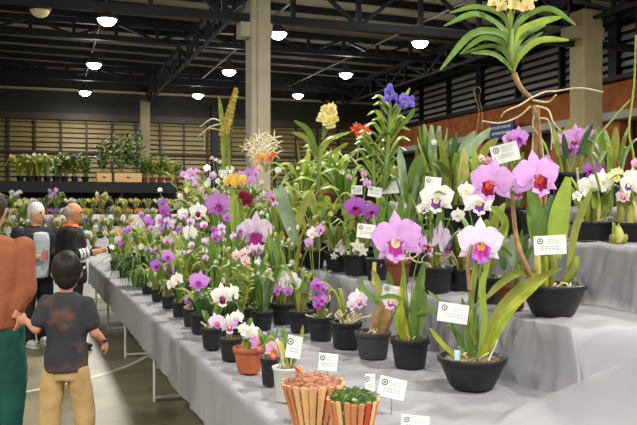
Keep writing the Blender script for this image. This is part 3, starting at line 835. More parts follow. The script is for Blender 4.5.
N(RB, 252, ('black', 21, 17), [L_('up', 6, 58, 8, 'green'), L_('root', 5, 18, 2)], [(246, 262, 6, 'peach')], 'orchid with narrow upright green leaves behind the terracotta pot', paths=[([(258, 300), (262, 285), (267, 270)], 8, 'bright')])
# ---- third rank
N(R2, 185, ('black', 14, 12), [L_('cane', 6, 66, 6, 'green')], [(176, 205, 7, 'cream'), (180, 196, 7, 'blush'), (187, 190, 7, 'cream')], 'cane orchid with tiny cream and blush flowers at the upper left of the mass', lift=.1)
N(R2, 205, ('black', 15, 13), [L_('cane', 5, 70, 6, 'olive'), L_('catt', 5, 60, 7, 'dark')], [(201, 190, 9, 'blush'), (207, 184, 8, 'white'), (195, 184, 8, 'pale')], 'cane orchid with blush and white flowers above the dark lipped white one', lift=.1)
N(R2, 219, ('black', 17, 14), [L_('catt', 6, 64, 8, 'green')], [(218, 203, 27, 'purple', dict(yaw=0, tilt=0, dd=.3)), (208, 207, 12, 'deep')], 'orchid with one large bright mauve flower left of the broad yellow green leaf', lift=.08)
N(R2, 236, ('black', 18, 15), [L_('catt', 5, 50, 8, 'green')], [(236, 180, 9, 'cream')] + ball(236, 180, 11, 6, 10, 9, ['goldstar', 'yellow', 'peach', 'goldstar'], 3), 'orchid with a golden orange flower head above a broad yellow green leaf',
  paths=[([(241, 262), (236, 225), (233, 189)], 13, 'bright', .02, 'oblong')])
N(R2, 256, ('black', 20, 16), [L_('catt', 5, 48, 9, 'green')], [(256, 231, 36, 'palemag', dict(yaw=0, tilt=0, roll=0, dd=.4)), (246, 238, 14, 'purple', dict(dd=.3))], 'orchid with one big pale lilac flower, magenta lip, at the centre of the display',
  paths=[([(268, 285), (270, 255), (268, 233)], 13, 'bright', .02, 'oblong'), ([(280, 285), (280, 258), (282, 231)], 11, 'bright', -.05, 'oblong'), ([(270, 290), (250, 268), (230, 250)], 9, 'green')])
N(R2, 247, ('black', 17, 14), [L_('up', 4, 70, 7, 'green')], [(244, 196, 13, 'darkred', dict(yaw=.1)), (247, 202, 13, 'darkred'), (250, 197, 9, 'darkred')], 'orchid with a dark crimson flower right of the broad yellow green leaf', dep=6.9)
N(R2, 275, ('brown', 24, 17), [L_('up', 5, 70, 7, 'green')], [(271, 197, 14, 'lilac', dict(yaw=.9)), (275, 204, 8, 'pale')], 'orchid with a single drooping side facing lilac flower left of the grey straps', dep=6.5,
  paths=[([(296, 245), (285, 215), (274, 188)], 10, 'silver'), ([(298, 245), (287, 205), (280, 185)], 9, 'silver'), ([(291, 250), (300, 215), (312, 190)], 8, 'olive')])
N(0, 297, ('brown', 27, 24), [L_('strap', 6, 60, 6, 'olive'), L_('root', 6, 20, 2)], [(299, 231, 10, 'deep'), (309, 252, 7, 'lemonvanda')], 'orchid in a red brown clay pot with one round violet bloom, centre of display', dep=6.2, lift=.12, z=1.07)
N(R2, 318, ('black', 24, 19), [L_('root', 6, 26, 2), L_('strap', 5, 40, 4, 'olive')], [(313, 233, 15, 'white'), (320, 229, 12, 'lilac'), (309, 242, 11, 'lilac2')], 'orchid with a mixed white and lilac cluster right of the red brown clay pot', dep=5.9)
# ---- middle step
N(R3, 336, ('black', 24, 20), [L_('strap', 5, 40, 4, 'olive'), L_('root', 4, 22, 2)], [(341, 251, 15, 'whitestar', dict(yaw=0)), (334, 256, 9, 'whitestar')], 'left of two black pots side by side on the middle step, star shaped white flower')
N(R3, 354, ('black', 23, 21), [L_('strap', 5, 44, 4, 'green'), L_('root', 4, 22, 2)], [(357, 246, 16, 'whitestar', dict(yaw=.1)), (363, 251, 13, 'whitestar')], 'right of two black pots side by side on the middle step, two white star flowers')
N(R3, 377, ('black', 24, 22), [L_('up', 4, 60, 7, 'green')], [(380, 262, 12, 'lilac2')], 'black pot with a pale yellow stake under the very large lilac flower', paths=[([(375, 290), (374, 278), (374, 262)], 4, 'cream', 0, 'strap')], tags=[(366, 231, 18, 14, 6, 0, False, .05)])
N(R3, 398, ('brown', 26, 24), [L_('catt', 6, 66, 8, 'green'), L_('root', 6, 30, 2)], [], 'dark clay pot of upright green leaves hidden behind the very large lilac flower')
N(R3, 437, ('black', 32, 26), [L_('catt', 6, 70, 8, 'green'), L_('root', 8, 36, 2), L_('cane', 2, 80, 8, 'green')], [(437, 197, 36, 'whitepurple', dict(yaw=-.1, roll=0, tilt=0)), (440, 238, 36, 'pale', dict(yaw=2.1, tilt=.1)), (423, 208, 14, 'whitepurple')],
  'orchid in a black pot on the middle step, white flower with small violet lip', tags=[(433, 184, 16, 14, 5, .1, False, -.1)])
N(R3, 487, ('black', 34, 27), [L_('catt', 5, 66, 9, 'green'), L_('strap', 4, 66, 8, 'bright')], [(478, 200, 34, 'whitepurple', dict(yaw=.2, roll=0, tilt=0)), (466, 190, 18, 'white'), (458, 215, 15, 'white')],
  'orchid in a black middle step pot behind the nearest bowl, white flowers with violet throats', paths=[([(487, 275), (505, 225), (489, 205)], 8, 'bright'), ([(497, 252), (494, 225), (505, 203)], 9, 'olive')])
N(R3, 512, ('brown', 30, 24), [L_('catt', 6, 56, 9, 'dark')], [], 'brown clay pot with short dark leaves partly hidden left of the middle bowl pot')
# ---- upper step
N(0, 594, ('black', 47, 19), [L_('catt', 7, 50, 10, 'olive'), L_('root', 7, 24, 3), L_('strap', 4, 46, 6, 'green')], [(589, 186, 24, 'white', dict(yaw=-.2)), (602, 181, 25, 'white', dict(yaw=.3)), (614, 176, 15, 'cream'), (577, 196, 12, 'white')],
  'orchid in a low wide black pot on the top right step, large white flowers', dep=4.78, tubes=[([(607, 226), (612, 200), (608, 170)], 2, 'stem', 'cane'), ([(583, 226), (580, 200), (577, 168)], 1.6, 'tan', 'stake')],
  bulbs=[([(596, 226), (597, 212), (598, 203)], 4, 'cream'), ([(586, 226), (588, 212), (592, 200)], 4, 'olive')], paths=[([(600, 215), (606, 200), (612, 188)], 12, 'green', 0, 'oblong')])
N(0, 640, ('black', 46, 19), [L_('catt', 7, 50, 10, 'olive'), L_('strap', 4, 60, 7, 'green')], [(631, 184, 24, 'whitepurple', dict(yaw=-.3)), (623, 196, 15, 'blush'), (636, 163, 12, 'pink'), (632, 176, 18, 'whitelilac')],
  'orchid in a black pot at the right frame edge, white flowers with purple lips', dep=4.6, tubes=[([(637, 226), (634, 160), (629, 130), (634, 85), (636, 35)], 1.4, 'bright', 'tall_stalk'), ([(600, 190), (592, 150), (612, 120), (634, 96)], 1.4, 'stem', 'side_stalk')],
  bulbs=[([(630, 226), (633, 210), (633, 196)], 6, 'cream'), ([(620, 226), (621, 210), (618, 198)], 4, 'olive')])
N(0, 617, (None, 20, 8), [L_('up', 9, 14, 4, 'bright')], [], 'little bare rooted clump of yellow green bulbs between two black pots on the top step', dep=4.45, name='orchid_clump', z=1.395, bulbs=[([(618, 243), (619, 236), (617, 226)], 5, 'cream'), ([(613, 243), (613, 238), (612, 234)], 4, 'olive'), ([(623, 243), (624, 238), (625, 234)], 4, 'olive')])
N(R4, 571, ('black', 40, 34), [L_('catt', 5, 56, 9, 'dark')], [(592, 170, 20, 'deep'), (600, 171, 14, 'purple')], 'orchid on the top step with small violet flowers behind the large white ones', dep=5.5)
N(R4, 560, ('black', 36, 28), [L_('catt', 6, 60, 10, 'olive'), L_('root', 4, 40, 2)], ball(575, 142, 15, 8, 6, 25, ['purple', 'lilac2', 'purple'], 5), 'tall orchid with a bunch of bright mauve flowers against the concrete column', dep=5.9, tubes=[([(562, 215), (560, 180), (572, 150)], 1.3, 'tan', 'stake')])
N(R4, 514, ('black', 36, 28), [L_('up', 7, 70, 9, 'olive'), L_('catt', 4, 50, 9, 'green')], [(518, 137, 22, 'purple'), (509, 139, 15, 'lilac')], 'orchid with mauve flowers beside a large tilted white card', dep=5.7, tags=[(505, 153, 27, 19, -14, 0, False, .3)])
# hanging-root vanda on its twiggy post
N(0, 541, ('black', 34, 26), [], [(494, 2, 15, 'creamvanda'), (502, 7, 15, 'creamvanda'), (514, 5, 17, 'creamvanda'), (527, 6, 18, 'creamvanda'), (507, -4, 16, 'creamvanda'), (520, -4, 16, 'creamvanda'), (533, -2, 14, 'creamvanda')],
  'tall orchid with a fan of strap leaves under cream yellow flowers, long pale aerial roots', dep=5.15, name='potted_vanda', anchor=(511, 30), lift=.0,
  paths=[([(512, 45), (505, 18), (478, 7), (449, 13)], 5.6, 'green', .1), ([(512, 52), (504, 30), (476, 14), (444, 26)], 6.4, 'green', -.1), ([(512, 58), (503, 35), (472, 34), (440, 70)], 7.2, 'green', -.15),
         ([(512, 62), (504, 44), (483, 38), (460, 54)], 5.6, 'green', .12), ([(512, 66), (505, 52), (490, 46), (462, 54)], 4.8, 'green', .2), ([(512, 70), (503, 60), (490, 53), (471, 53)], 4.8, 'green', -.05),
         ([(512, 45), (519, 22), (548, 8), (576, 25)], 5.6, 'green', -.1), ([(512, 54), (518, 33), (540, 22), (562, 17)], 7.2, 'bright', -.05), ([(512, 62), (519, 40), (533, 30), (546, 25)], 6.4, 'green', .1),
         ([(513, 68), (519, 52), (530, 41), (543, 32)], 5.6, 'green', .15), ([(513, 71), (520, 55), (540, 40), (569, 40)], 6.4, 'bright', -.12), ([(511, 50), (509, 28), (511, 8)], 5.6, 'bright', .02)],
  tubes=[([(512, 30), (511, 55), (514, 74)], 3, 'stem', 'leafy_stem'), ([(514, 74), (521, 88), (531, 98)], 3.2, 'brown', 'bare_stem'),
         ([(531, 98), (545, 92), (557, 91), (580, 88), (603, 92)], 1.09, 'tan', 'aerial_root'), ([(531, 98), (520, 105), (506, 111), (501, 117)], 1.09, 'tan', 'aerial_root'),
         ([(531, 106), (518, 117), (500, 123), (482, 121)], 1.09, 'tan', 'aerial_root'), ([(532, 100), (548, 102), (556, 95)], 1.25, 'tan', 'aerial_root'), ([(536, 106), (548, 110), (553, 122), (560, 131)], 1.17, 'tan', 'aerial_root'),
         ([(538, 118), (548, 120), (552, 135), (551, 150)], 1.01, 'tan', 'aerial_root'), ([(536, 110), (533, 125), (541, 140), (544, 160)], 1.01, 'tan', 'aerial_root'),
         ([(541, 232), (539, 190), (537, 150), (534, 105)], 3.4, 'brown', 'twiggy_post'), ([(544, 232), (545, 195), (541, 150), (538, 108)], 2.2, 'brown', 'twiggy_post'), ([(537, 232), (534, 190), (533, 150), (536, 112)], 1.8, 'tan', 'twiggy_post')])
N(0, 453, ('black', 34, 28), [L_('up', 8, 70, 10, 'dark'), L_('strap', 5, 60, 9, 'green')], [(489, 168, 9, 'blush'), (488, 160, 9, 'pink')], 'orchid with one pale yellow leaf and silvery leaves under a twisted wire hook', dep=6.0,
  paths=[([(466, 205), (463, 182), (464, 148)], 13, 'cream', -.45, 'oblong'), ([(470, 170), (473, 148), (491, 128)], 9, 'silver', .1), ([(462, 175), (462, 150), (475, 131)], 9, 'silver', -.05), ([(478, 180), (484, 152), (498, 138)], 8, 'olive'), ([(455, 190), (452, 165), (446, 150)], 9, 'green')],
  tubes=[([(476, 135), (479, 112), (475, 96), (474, 90), (478, 87), (481, 91), (479, 97), (482, 112), (482, 130)], .32, 'brown', 'wire_hook')])
N(0, 412, ('black', 30, 26), [L_('up', 16, 76, 9, 'silver'), L_('up', 8, 66, 8, 'green')], [(401, 206, 13, 'palelip')], 'dense clump of erect grey green leaves, small pale flower at its foot', dep=6.2,
  paths=[([(406, 210), (403, 180), (399, 148)], 9, 'silver'), ([(416, 210), (414, 180), (420, 155)], 12, 'green'), ([(438, 205), (440, 175), (450, 140)], 10, 'silver')])
N(0, 433, ('black', 30, 26), [L_('up', 12, 78, 11, 'silver'), L_('up', 8, 66, 9, 'dark')], [(434, 142, 7, 'white')], 'clump of broad grey green leaves just left of the single pale yellow leaf', dep=6.3)
N(0, 361, ('black', 28, 22), [L_('catt', 5, 50, 8, 'green'), L_('strap', 5, 40, 5, 'olive')], [(355, 206, 24, 'deep', dict(yaw=0)), (371, 211, 20, 'deep', dict(yaw=.2)), (367, 183, 11, 'lilac2'), (364, 174, 8, 'pink')],
  'orchid with two vivid purple flowers side by side below small white cards', dep=6.2, tags=[(357, 190, 11, 9, 0, .1, False, 0), (375, 192, 14, 10, 10, 0, False, 0), (391, 187, 19, 13, -5, 0, False, -.1)])
N(0, 382, ('black', 30, 24), [L_('strap', 8, 56, 8, 'olive'), L_('strap', 6, 60, 9, 'silver')], [(386, 170, 7, 'yellow')], 'orchid with arching olive straps behind the pair of vivid purple flowers', dep=6.7)
# ---- tall ones at the back
N(0, 388, ('black', 26, 20), [], [(389, 91, 13, 'bluevanda'), (387, 99, 11, 'bluevanda'), (394, 97, 11, 'bluevanda'), (404, 98, 13, 'bluevanda'), (410, 104, 12, 'bluevanda'), (402, 106, 11, 'bluevanda'), (390, 86, 7, 'bluevanda'), (412, 98, 7, 'bluevanda'), (398, 102, 8, 'bluevanda')],
  'tall leafy orchid topped with violet blue flowers', dep=6.6, name='potted_vanda', anchor=(393, 112), vandas=[((384, 190), (391, 108), 20, 27, 6.5, 'bright', -.15), ((374, 195), (373, 142), 14, 26, 6.5, 'bright', -.1)],
  paths=[([(390, 135), (398, 110), (410, 88)], 5, 'bright'), ([(384, 130), (380, 115), (376, 110)], 5, 'bright'), ([(397, 130), (408, 118), (415, 108)], 5, 'green')])
N(0, 321, ('black', 24, 18), [L_('strap', 14, 70, 7, 'bright')], ball(328, 116, 9, 10, 12, 11, ['lemonvanda', 'cream'], 9), 'tall orchid topped with a round head of lemon yellow flowers', dep=7.2, name='potted_vanda', anchor=(322, 140),
  vandas=[((318, 190), (320, 146), 7, 26, 6, 'bright', .2)], paths=[([(318, 156), (308, 130), (294, 120)], 6, 'green'), ([(318, 160), (308, 140), (292, 132)], 5, 'olive'), ([(320, 155), (330, 140), (350, 132)], 5, 'bright'), ([(321, 160), (340, 148), (348, 143)], 4, 'olive')], lift=.05)
N(0, 352, ('black', 24, 18), [L_('strap', 10, 64, 6, 'bright')], ball(360, 130, 9, 6, 9, 9, 'redstar', 4), 'tall orchid with a loose spray of red orange flowers', dep=7.1, anchor=(357, 160))
N(0, 227, ('black', 18, 14), [L_('strap', 8, 60, 5, 'olive')], [(224 + 12 * i / 22 + (3 if i % 2 else -3) * (1 - i / 26), 134 - 44 * i / 22, 6.5, 'spotvanda') for i in range(23)], 'tall spike of small yellow brown flowers beside one bright green leaf', dep=9.6, name='potted_spike_orchid', z=1.4, anchor=(227, 165), paths=[([(224, 170), (223, 130), (219, 96)], 5, 'bright', 0), ([(230, 170), (228, 140), (226, 120)], 4, 'olive', 0)],
  tubes=[([(222, 122), (212, 119), (200, 127)], .8, 'tan', 'aerial_root'), ([(222, 124), (210, 127), (198, 137)], .8, 'tan', 'aerial_root'), ([(222, 130), (206, 130), (204, 150)], .8, 'tan', 'aerial_root')])
N(0, 266, ('black', 20, 15), [L_('strap', 8, 56, 5, 'green')], ball(262, 147, 18, 13, 20, 16, 'spider', 8), 'orchid with a wispy mass of white spidery flowers in front of the pale column', dep=8.4, z=1.4, anchor=(262, 165))
N(0, 274, ('black', 20, 15), [L_('strap', 8, 56, 5, 'green')], ball(266, 157, 9, 4, 6, 8, ['orangestar', 'redstar'], 8) + [(257, 163, 9, 'peach'), (259, 169, 9, 'blush')], 'orchid with small orange and peach flowers below the white spidery ones', dep=8.2, z=1.4, anchor=(266, 172))

N(0, 192, ('black', 16, 12), [L_('cane', 6, 60, 5, 'olive')], ball(190, 175, 8, 5, 6, 9, ['lilacstar', 'lilac'], 2) + [(199, 178, 7, 'lilacstar')], 'far orchid with a loose lilac spray at the upper left edge of the mass', dep=10.6, z=1.06)
N(0, 210, ('black', 16, 12), [L_('cane', 6, 60, 5, 'olive')], [(207, 168, 9, 'white'), (213, 175, 9, 'pale'), (209, 180, 7, 'lilacstar'), (218, 181, 7, 'white')], 'far orchid with white and pale lilac blooms right of the loose lilac spray', dep=10.2, z=1.06)
N(0, 224, ('black', 16, 12), [L_('cane', 6, 60, 5, 'green')], [(223, 173, 11, 'white'), (230, 169, 10, 'white'), (226, 178, 8, 'white')] + [(212 + 4 * i, 158 + (i % 3) * 2, 5, 'blush') for i in range(5)], 'far orchid with crowded white blooms just above the golden orange head', dep=9.9, z=1.4)
N(0, 250, ('black', 18, 13), [L_('cane', 5, 60, 5, 'green'), L_('strap', 6, 44, 5, 'bright')], ball(248, 176, 9, 6, 7, 11, ['lilac', 'lilac2'], 6) + [(254, 170, 7, 'deep')], 'orchid with a lilac cluster right of the golden orange head', dep=8.8, z=1.4)
N(0, 285, ('black', 20, 14), [L_('strap', 22, 66, 5, 'bright')], [(278, 170, 8, 'white')], 'bushy bright green strap-leaved orchid with one white bloom on a stalk', dep=7.9, z=1.4)
N(0, 304, ('black', 20, 14), [L_('strap', 26, 60, 5, 'bright'), L_('up', 6, 66, 5, 'bright')], [(298, 168, 5, 'cream')], 'bushy tuft of bright narrow leaves below the lemon flower head', dep=7.6, z=1.4)
N(0, 331, ('brown', 32, 24), [L_('strap', 18, 56, 6, 'bright'), L_('up', 8, 52, 6, 'green')], [], 'bright leaved plant in a reddish clay pot raised behind the purple pair', dep=7.4, z=1.4, lift=.09)
N(0, 344, ('black', 24, 18), [L_('strap', 14, 58, 5, 'green'), L_('catt', 5, 44, 7, 'bright')], [(342, 172, 7, 'white'), (349, 177, 7, 'pale')], 'green orchid with two tiny pale blooms left of the small white cards', dep=7.5, z=1.4)
N(0, 314, ('black', 24, 18), [L_('strap', 12, 54, 6, 'olive'), L_('root', 6, 26, 2)], [], 'olive strap-leaved orchid behind the white and lilac cluster', dep=6.7, z=1.07)
N(0, 337, ('black', 24, 18), [L_('strap', 10, 46, 5, 'olive'), L_('root', 8, 26, 2)], [(331, 214, 7, 'lemonvanda')], 'rooty olive orchid behind the two star flowered pots', dep=6.6, z=1.07)
N(0, 400, ('black', 26, 18), [L_('catt', 6, 60, 8, 'green')], [(391, 222, 6, 'cream')], 'green orchid on the upper step behind the very large lilac flower', dep=5.9, z=1.39)
N(0, 460, ('black', 30, 22), [L_('catt', 7, 50, 9, 'dark'), L_('root', 6, 40, 2)], [], 'dark leaved orchid on the middle step between the two violet lipped white ones', dep=4.95, z=1.06)
N(0, 536, ('black', 34, 26), [L_('catt', 6, 64, 10, 'dark')], [(547, 158, 8, 'purple')], 'dark leaved orchid directly behind the broad leaves of the middle bowl pot', dep=5.4, z=1.39)
N(0, 478, ('black', 34, 26), [L_('up', 8, 60, 9, 'green'), L_('strap', 6, 50, 6, 'olive')], [(481, 158, 9, 'blush')], 'orchid with green upright leaves below the blue wall sign', dep=5.9, z=1.39)
N(0, 612, ('black', 34, 26), [L_('catt', 7, 60, 9, 'olive'), L_('strap', 6, 54, 6, 'silver')], [(618, 172, 12, 'cream')], 'olive leaved orchid behind the large white flowers at upper right', dep=5.5, z=1.6)
# green and dark filler plants of the same ranks, each with its own few blooms
FILL = [
 (R2, 168, 11.6, 'cane', 'green', [(160, 190, 6, 'white')], 'far cane orchid with one white bloom above the mauve spike'),
 (R2, 176, 11.2, 'strap', 'olive', [(172, 222, 7, 'whitelilac'), (174, 229, 5, 'deep')], 'far strap-leaved orchid with a pale bloom between mauve spike and white flowers'),
 (RB, 186, 0, 'catt', 'dark', [(186, 262, 6, 'cream'), (182, 268, 7, 'purple')], 'dark orchid with cream and mauve blooms left of the stacked mauve flowers'),
 (RB, 203, 0, 'strap', 'green', [(206, 240, 6, 'blush')], 'green straps beneath the plain white flower'),
 (RB, 224, 0, 'catt', 'green', [(224, 240, 6, 'cream'), (216, 262, 6, 'whitelilac')], 'green orchid with cream bloom left of the big lilac white flower'),
 (R2, 196, 9.8, 'strap', 'green', [(196, 199, 6, 'cream'), (190, 204, 6, 'blush')], 'far green straps with cream blooms at the upper left'),
 (R2, 228, 7.9, 'catt', 'green', [(228, 214, 6, 'lemonvanda')], 'green orchid with a tiny lemon bloom beside the large mauve flower'),
 (R2, 264, 6.8, 'strap', 'dark', [(262, 213, 6, 'white')], 'dark straps above the big lilac white flower'),
 (R2, 290, 6.1, 'catt', 'olive', [(292, 262, 6, 'blush')], 'olive orchid behind the round white and violet head'),
 (R3, 250, 8.4, 'strap', 'green', [], 'green straps behind the dark crimson flower'),
 (R3, 232, 9.2, 'cane', 'green', [(243, 187, 5, 'white')], 'cane orchid behind the golden orange head'),
 (R3, 270, 7.9, 'strap', 'bright', [(262, 182, 5, 'blush')], 'bright straps above the drooping side facing lilac flower'),
 (R3, 291, 7.2, 'up', 'green', [], 'upright green leaves behind the grey straps'),
 (R3, 205, 10.2, 'strap', 'dark', [(204, 196, 5, 'blush')], 'dark far straps below the crowded white blooms'),
 (R3, 216, 9.8, 'catt', 'green', [(214, 190, 6, 'whitelilac')], 'green far orchid just over the large mauve flower'),
 (RB, 151, 0, 'strap', 'olive', [(154, 231, 5, 'blush'), (152, 245, 7, 'white')], 'olive far straps right of the magenta flower'),
 (RB, 131, 0, 'catt', 'green', [(132, 231, 6, 'white')], 'green far orchid with one white bloom near the end of the display'),
 (RB, 243, 0, 'catt', 'dark', [], 'dark leaved orchid under the big lilac white flower'),
 (RB, 262, 0, 'strap', 'green', [(257, 262, 6, 'white')], 'green straps left of the round white and violet head'),
 (R1, 221, 0, 'strap', 'dark', [], 'dark straps in the front row behind the pale lilac flowers'),
 (R1, 201, 0, 'strap', 'dark', [], 'dark straps in the front row right of the mauve stack'),
]
for row, px, dep, kind, tone, fls, lab in FILL:
    d = dep or depth_row(px, row); k = F / d
    ht = {'cane': .62, 'strap': .5, 'catt': .6, 'up': .5}[kind] * k
    if row == R1: ht *= .45
    if row == RB and px > 180: ht *= .8
    o = N(row, px, ('black', .16 * k, .13 * k), [L_(kind, 14 if kind == 'strap' else 7, ht, .05 * k, tone)], fls, lab, dep=dep or None)
    if row != R1:
        bd = MB(); rb = random.Random(px)
        for i in range(7):
            a = rb.uniform(0, 6.28); q = az(a) * rb.uniform(.02, .14) + UP * (ht / k) * rb.uniform(.75, 1.15); bd.tube(cr([(0, 0, .1), q * .6 + UP * .1, q], 3), .0025, LEAF['stem'], 4)
            bd.ell(q, (.012, .012, .022), PM[rb.choice(['cream', 'blush', 'white', 'lemon'])], 7, 5, Matrix.Rotation(rb.uniform(0, 1), 3, 'X'))
        bd.build('flower_bud', o)

# small blooms crowded between the ranks
rf = random.Random(77)
def ytop(x): return 228 - (x - 115) * .62 if x < 200 else 175
ZN = [('pale', 'small pale lilac orchid crowded among taller ones in the left half of the display'), ('white', 'small white flowered orchid crowded among taller ones in the left half of the display'),
      ('purple', 'small mauve flowered orchid crowded among taller ones in the left half of the display'), ('blush', 'small blush flowered orchid crowded among taller ones in the left half of the display')]
for lane, pxs in ((1.24, (127, 141, 155, 169, 183, 199, 216, 238)), (1.66, (148, 163, 178, 192, 207, 222, 240, 259)), (2.6, (196, 208, 220, 234, 249, 266, 284, 305))):
    for px in pxs:
        kd, lab = rf.choice(ZN); d = depth_row(px, lane); k = F / d; yb = HY + (CAMZ - tier(lane, 6)) * k
        y1 = yb - .30 * k; y0 = max(ytop(px) + 6, yb - (.78 if lane < 2 else .8) * k)
        fl_ = [(px + rf.uniform(-8, 8), rf.uniform(y0, y1), rf.uniform(8, 12) * (1.1 if px > 200 else .85), kd) for _ in range(4 if px < 200 else 3)]
        N(lane, px, ('black', .13 * k, .11 * k), [L_(rf.choice(['catt', 'strap', 'cane']), 6, .42 * k, .038 * k, rf.choice(['green', 'olive', 'bright']))], fl_, lab, group=lab.split(' crowded')[0] + 's')

# ------------------------------------------------------------------ standing cards on the cloth
def stand_card(x, y, w, h, d, tilt, label, sq=False, yaw=0):
    wp = P(x, y, d); zb = tier(wp.x, wp.y); t = empty('card_holder', (wp.x, wp.y, zb)); s = F / d
    o = put_tag(x, y, w, h, d, t, Vector((wp.x, wp.y, zb)), tilt, yaw, sq, 'printed_card')
    mb = MB(); hz = wp.z - zb
    mb.tube([(0, .004, 0), (0, .004, hz)], .0015, M_WIRE, 6); mb.lathe([(.014, 0), (.014, .002), (.0001, .003)], M_WIRE, 12); mb.build('wire_stem', t)
    tag(t, label, 'sign', 'cards standing on the grey cover')
stand_card(328, 362, 19, 17, 3.88, 6, 'small white card on a wire standing behind the left wooden basket')
stand_card(392, 388, 27, 20, 3.25, 12, 'tilted white card on a wire right of the wooden baskets, rightmost but one')
stand_card(370, 383, 13, 18, 3.4, 6, 'narrow white card seen at an angle, just right of the wooden baskets', yaw=.7)
stand_card(415, 424, 28, 17, 2.8, 4, 'white card at the bottom edge, lowest and nearest of the standing cards')
# plastic plant labels
def stick(x0, y0, x1, y1, d, wpx, m, label, cat, name):
    a = P(x0, y0, d); b = P(x1, y1, d + .02); s = F / d; mb = MB()
    q = (b - a).to_track_quat('Z', 'Y').to_matrix(); mb.box((b - a) / 2, (wpx / s, .002, (b - a).length), m, Matrix.Rotation(-TH, 3, 'Z') @ q)
    o = mb.build(name, None, False, a); tag(o, label, cat); return o
stick(487, 366, 497, 339, 3.66, 4.5, M_CARD, 'white plastic plant marker stuck slantwise in the nearest bowl pot', 'plant marker', 'plant_marker')
stick(458, 360, 456, 350, 3.62, 5, mat('pale_blue_plastic', (140, 190, 220), .4), 'pale blue plastic marker stuck in the nearest bowl pot', 'plant marker', 'plant_marker')
stick(374, 285, 374, 262, 5.15, 4, LEAF['cream'], 'pale yellow plastic marker in the black pot under the very large lilac flower', 'plant marker', 'plant_marker')

# ------------------------------------------------------------------ slatted wooden baskets
m_stick = mat('orange_wood', (198, 128, 84), .7, var=.22, scale=14, stretch=(1, 1, .15))
m_stick2 = mat('pale_wood', (222, 176, 120), .7, var=.2, scale=14, stretch=(1, 1, .15))
m_red = mat('red_wood', (196, 62, 52), .6)
m_moss = mat('pink_brown_moss', (186, 132, 104), .95, scale=60, rgb2=(140, 92, 70))
m_gmoss = mat('green_moss', (88, 112, 52), .95, scale=60, rgb2=(54, 76, 36))
def basket(px, d, rim_y, wpx, label, mossm, red=None, seed=1, h=.22):
    rr = random.Random(seed); p = P(px, rim_y, d); s = F / d; r = wpx / s / 2; zb = tier(p.x, p.y) + .006
    H = p.z - zb; t = empty('slatted_basket', (p.x, p.y, zb)); n = 20
    for i in range(n):
        a = 2 * math.pi * i / n + rr.uniform(-.04, .04); k = H * rr.uniform(.98, 1.03); r0 = r * .55; r1 = r * (1 + .12 * (k / H - 1) * 5) * .96
        b = MB(); A = Vector((r0 * math.cos(a), r0 * math.sin(a), 0)); B = Vector((r1 * math.cos(a), r1 * math.sin(a), k))
        q = (B - A).to_track_quat('Z', 'Y').to_matrix(); w = 2 * math.pi * r / n * .74
        rows = []
        for zz, ww in ((0, w * .6), ((B - A).length * .96, w), ((B - A).length, w * .8)):
            ring = []
            for k2 in range(8):
                g = 2 * math.pi * k2 / 8; rad = Vector((math.cos(a), math.sin(a), 0)); tan = Vector((-math.sin(a), math.cos(a), 0)); ax = (B - A).normalized()
                ring.append(A + ax * zz + tan * ww / 2 * math.cos(g) + rad * w * .22 * math.sin(g))
            rows.append(ring)
        m = m_red if red is not None and abs(((a - red + math.pi) % (2 * math.pi)) - math.pi) < .16 else (m_stick if rr.random() < .68 else m_stick2)
        b.grid(rows, m, True); b.poly(rows[0][::-1], m); b.poly(rows[-1], m_stick2)
        b.build('slat', t, False)
    mb = MB()
    for z0, rr0 in ((.25, .68), (.8, .9)):
        mb.lathe([(r * rr0 * .97, H * z0 - .004), (r * rr0 * .97, H * z0 + .004), (r * rr0 * .93, H * z0 + .004), (r * rr0 * .93, H * z0 - .004), (r * rr0 * .97, H * z0 - .004)], M_WIRE, 28)
    mb.build('binding_wire', t)
    mb = MB()
    mb.lathe([(r * .5, .01), (r * .86, H * .85), (r * .86, H * .98), (r * .45, H * 1.12), (.0001, H * 1.16)], mossm, 22, fn=lambda a, z: 1 + .06 * math.sin(a * 5 + z * 40) + .04 * math.sin(a * 11))
    for i in range(160):
        a = rr.uniform(0, 6.28); q = r * .85 * math.sqrt(rr.random()); c = Vector((q * math.cos(a), q * math.sin(a), H * (1.15 - .19 * (q / r) ** 2)))
        dd = Vector((rr.uniform(-1, 1), rr.uniform(-1, 1), rr.uniform(-.2, .8))) * .014
        mb.tube([c, c + dd, c + dd * 1.6 + Vector((0, 0, -.004))], .0016, mossm, 4, False)
    mb.build('moss', t)
    tag(t, label, 'basket', 'slatted wooden orchid baskets'); return t, r, H
t, r_, H_ = basket(313, 3.06, 382, 64, 'flared basket of upright wooden slats filled with pinkish brown moss, left of two', m_moss, seed=2)
mb = MB(); q = Vector((-.03, .06, H_)) 
for a in range(5): leaf(mb, [q, q + az(a * .5 + 1.2) * .01 + UP * .03, q + az(a * .7 + 1) * .03 + UP * .05], .012, m_stick, None, 'oblong')
mb.build('orange_sprout', t)
t, r_, H_ = basket(353, 2.8, 398, 54, 'flared basket of upright wooden slats with green moss and one red slat, right of two', m_gmoss, red=-1.35, seed=5)
mb = MB()
for i in range(16):
    a = R.uniform(0, 6.28); q = Vector((.04 * math.cos(a), .04 * math.sin(a), H_)); leaf(mb, [q, q + az(a) * .015 + UP * .02, q + az(a) * .04 + UP * .012], .008, LEAF['dark' if i % 2 else 'green'], None, 'oblong')
mb.build('sprout', t)
mb = MB(); mb.ell((-.02, -.065, H_ + .01), (.008, .005, .006), M_CARD); mb.build('white_tag', t)

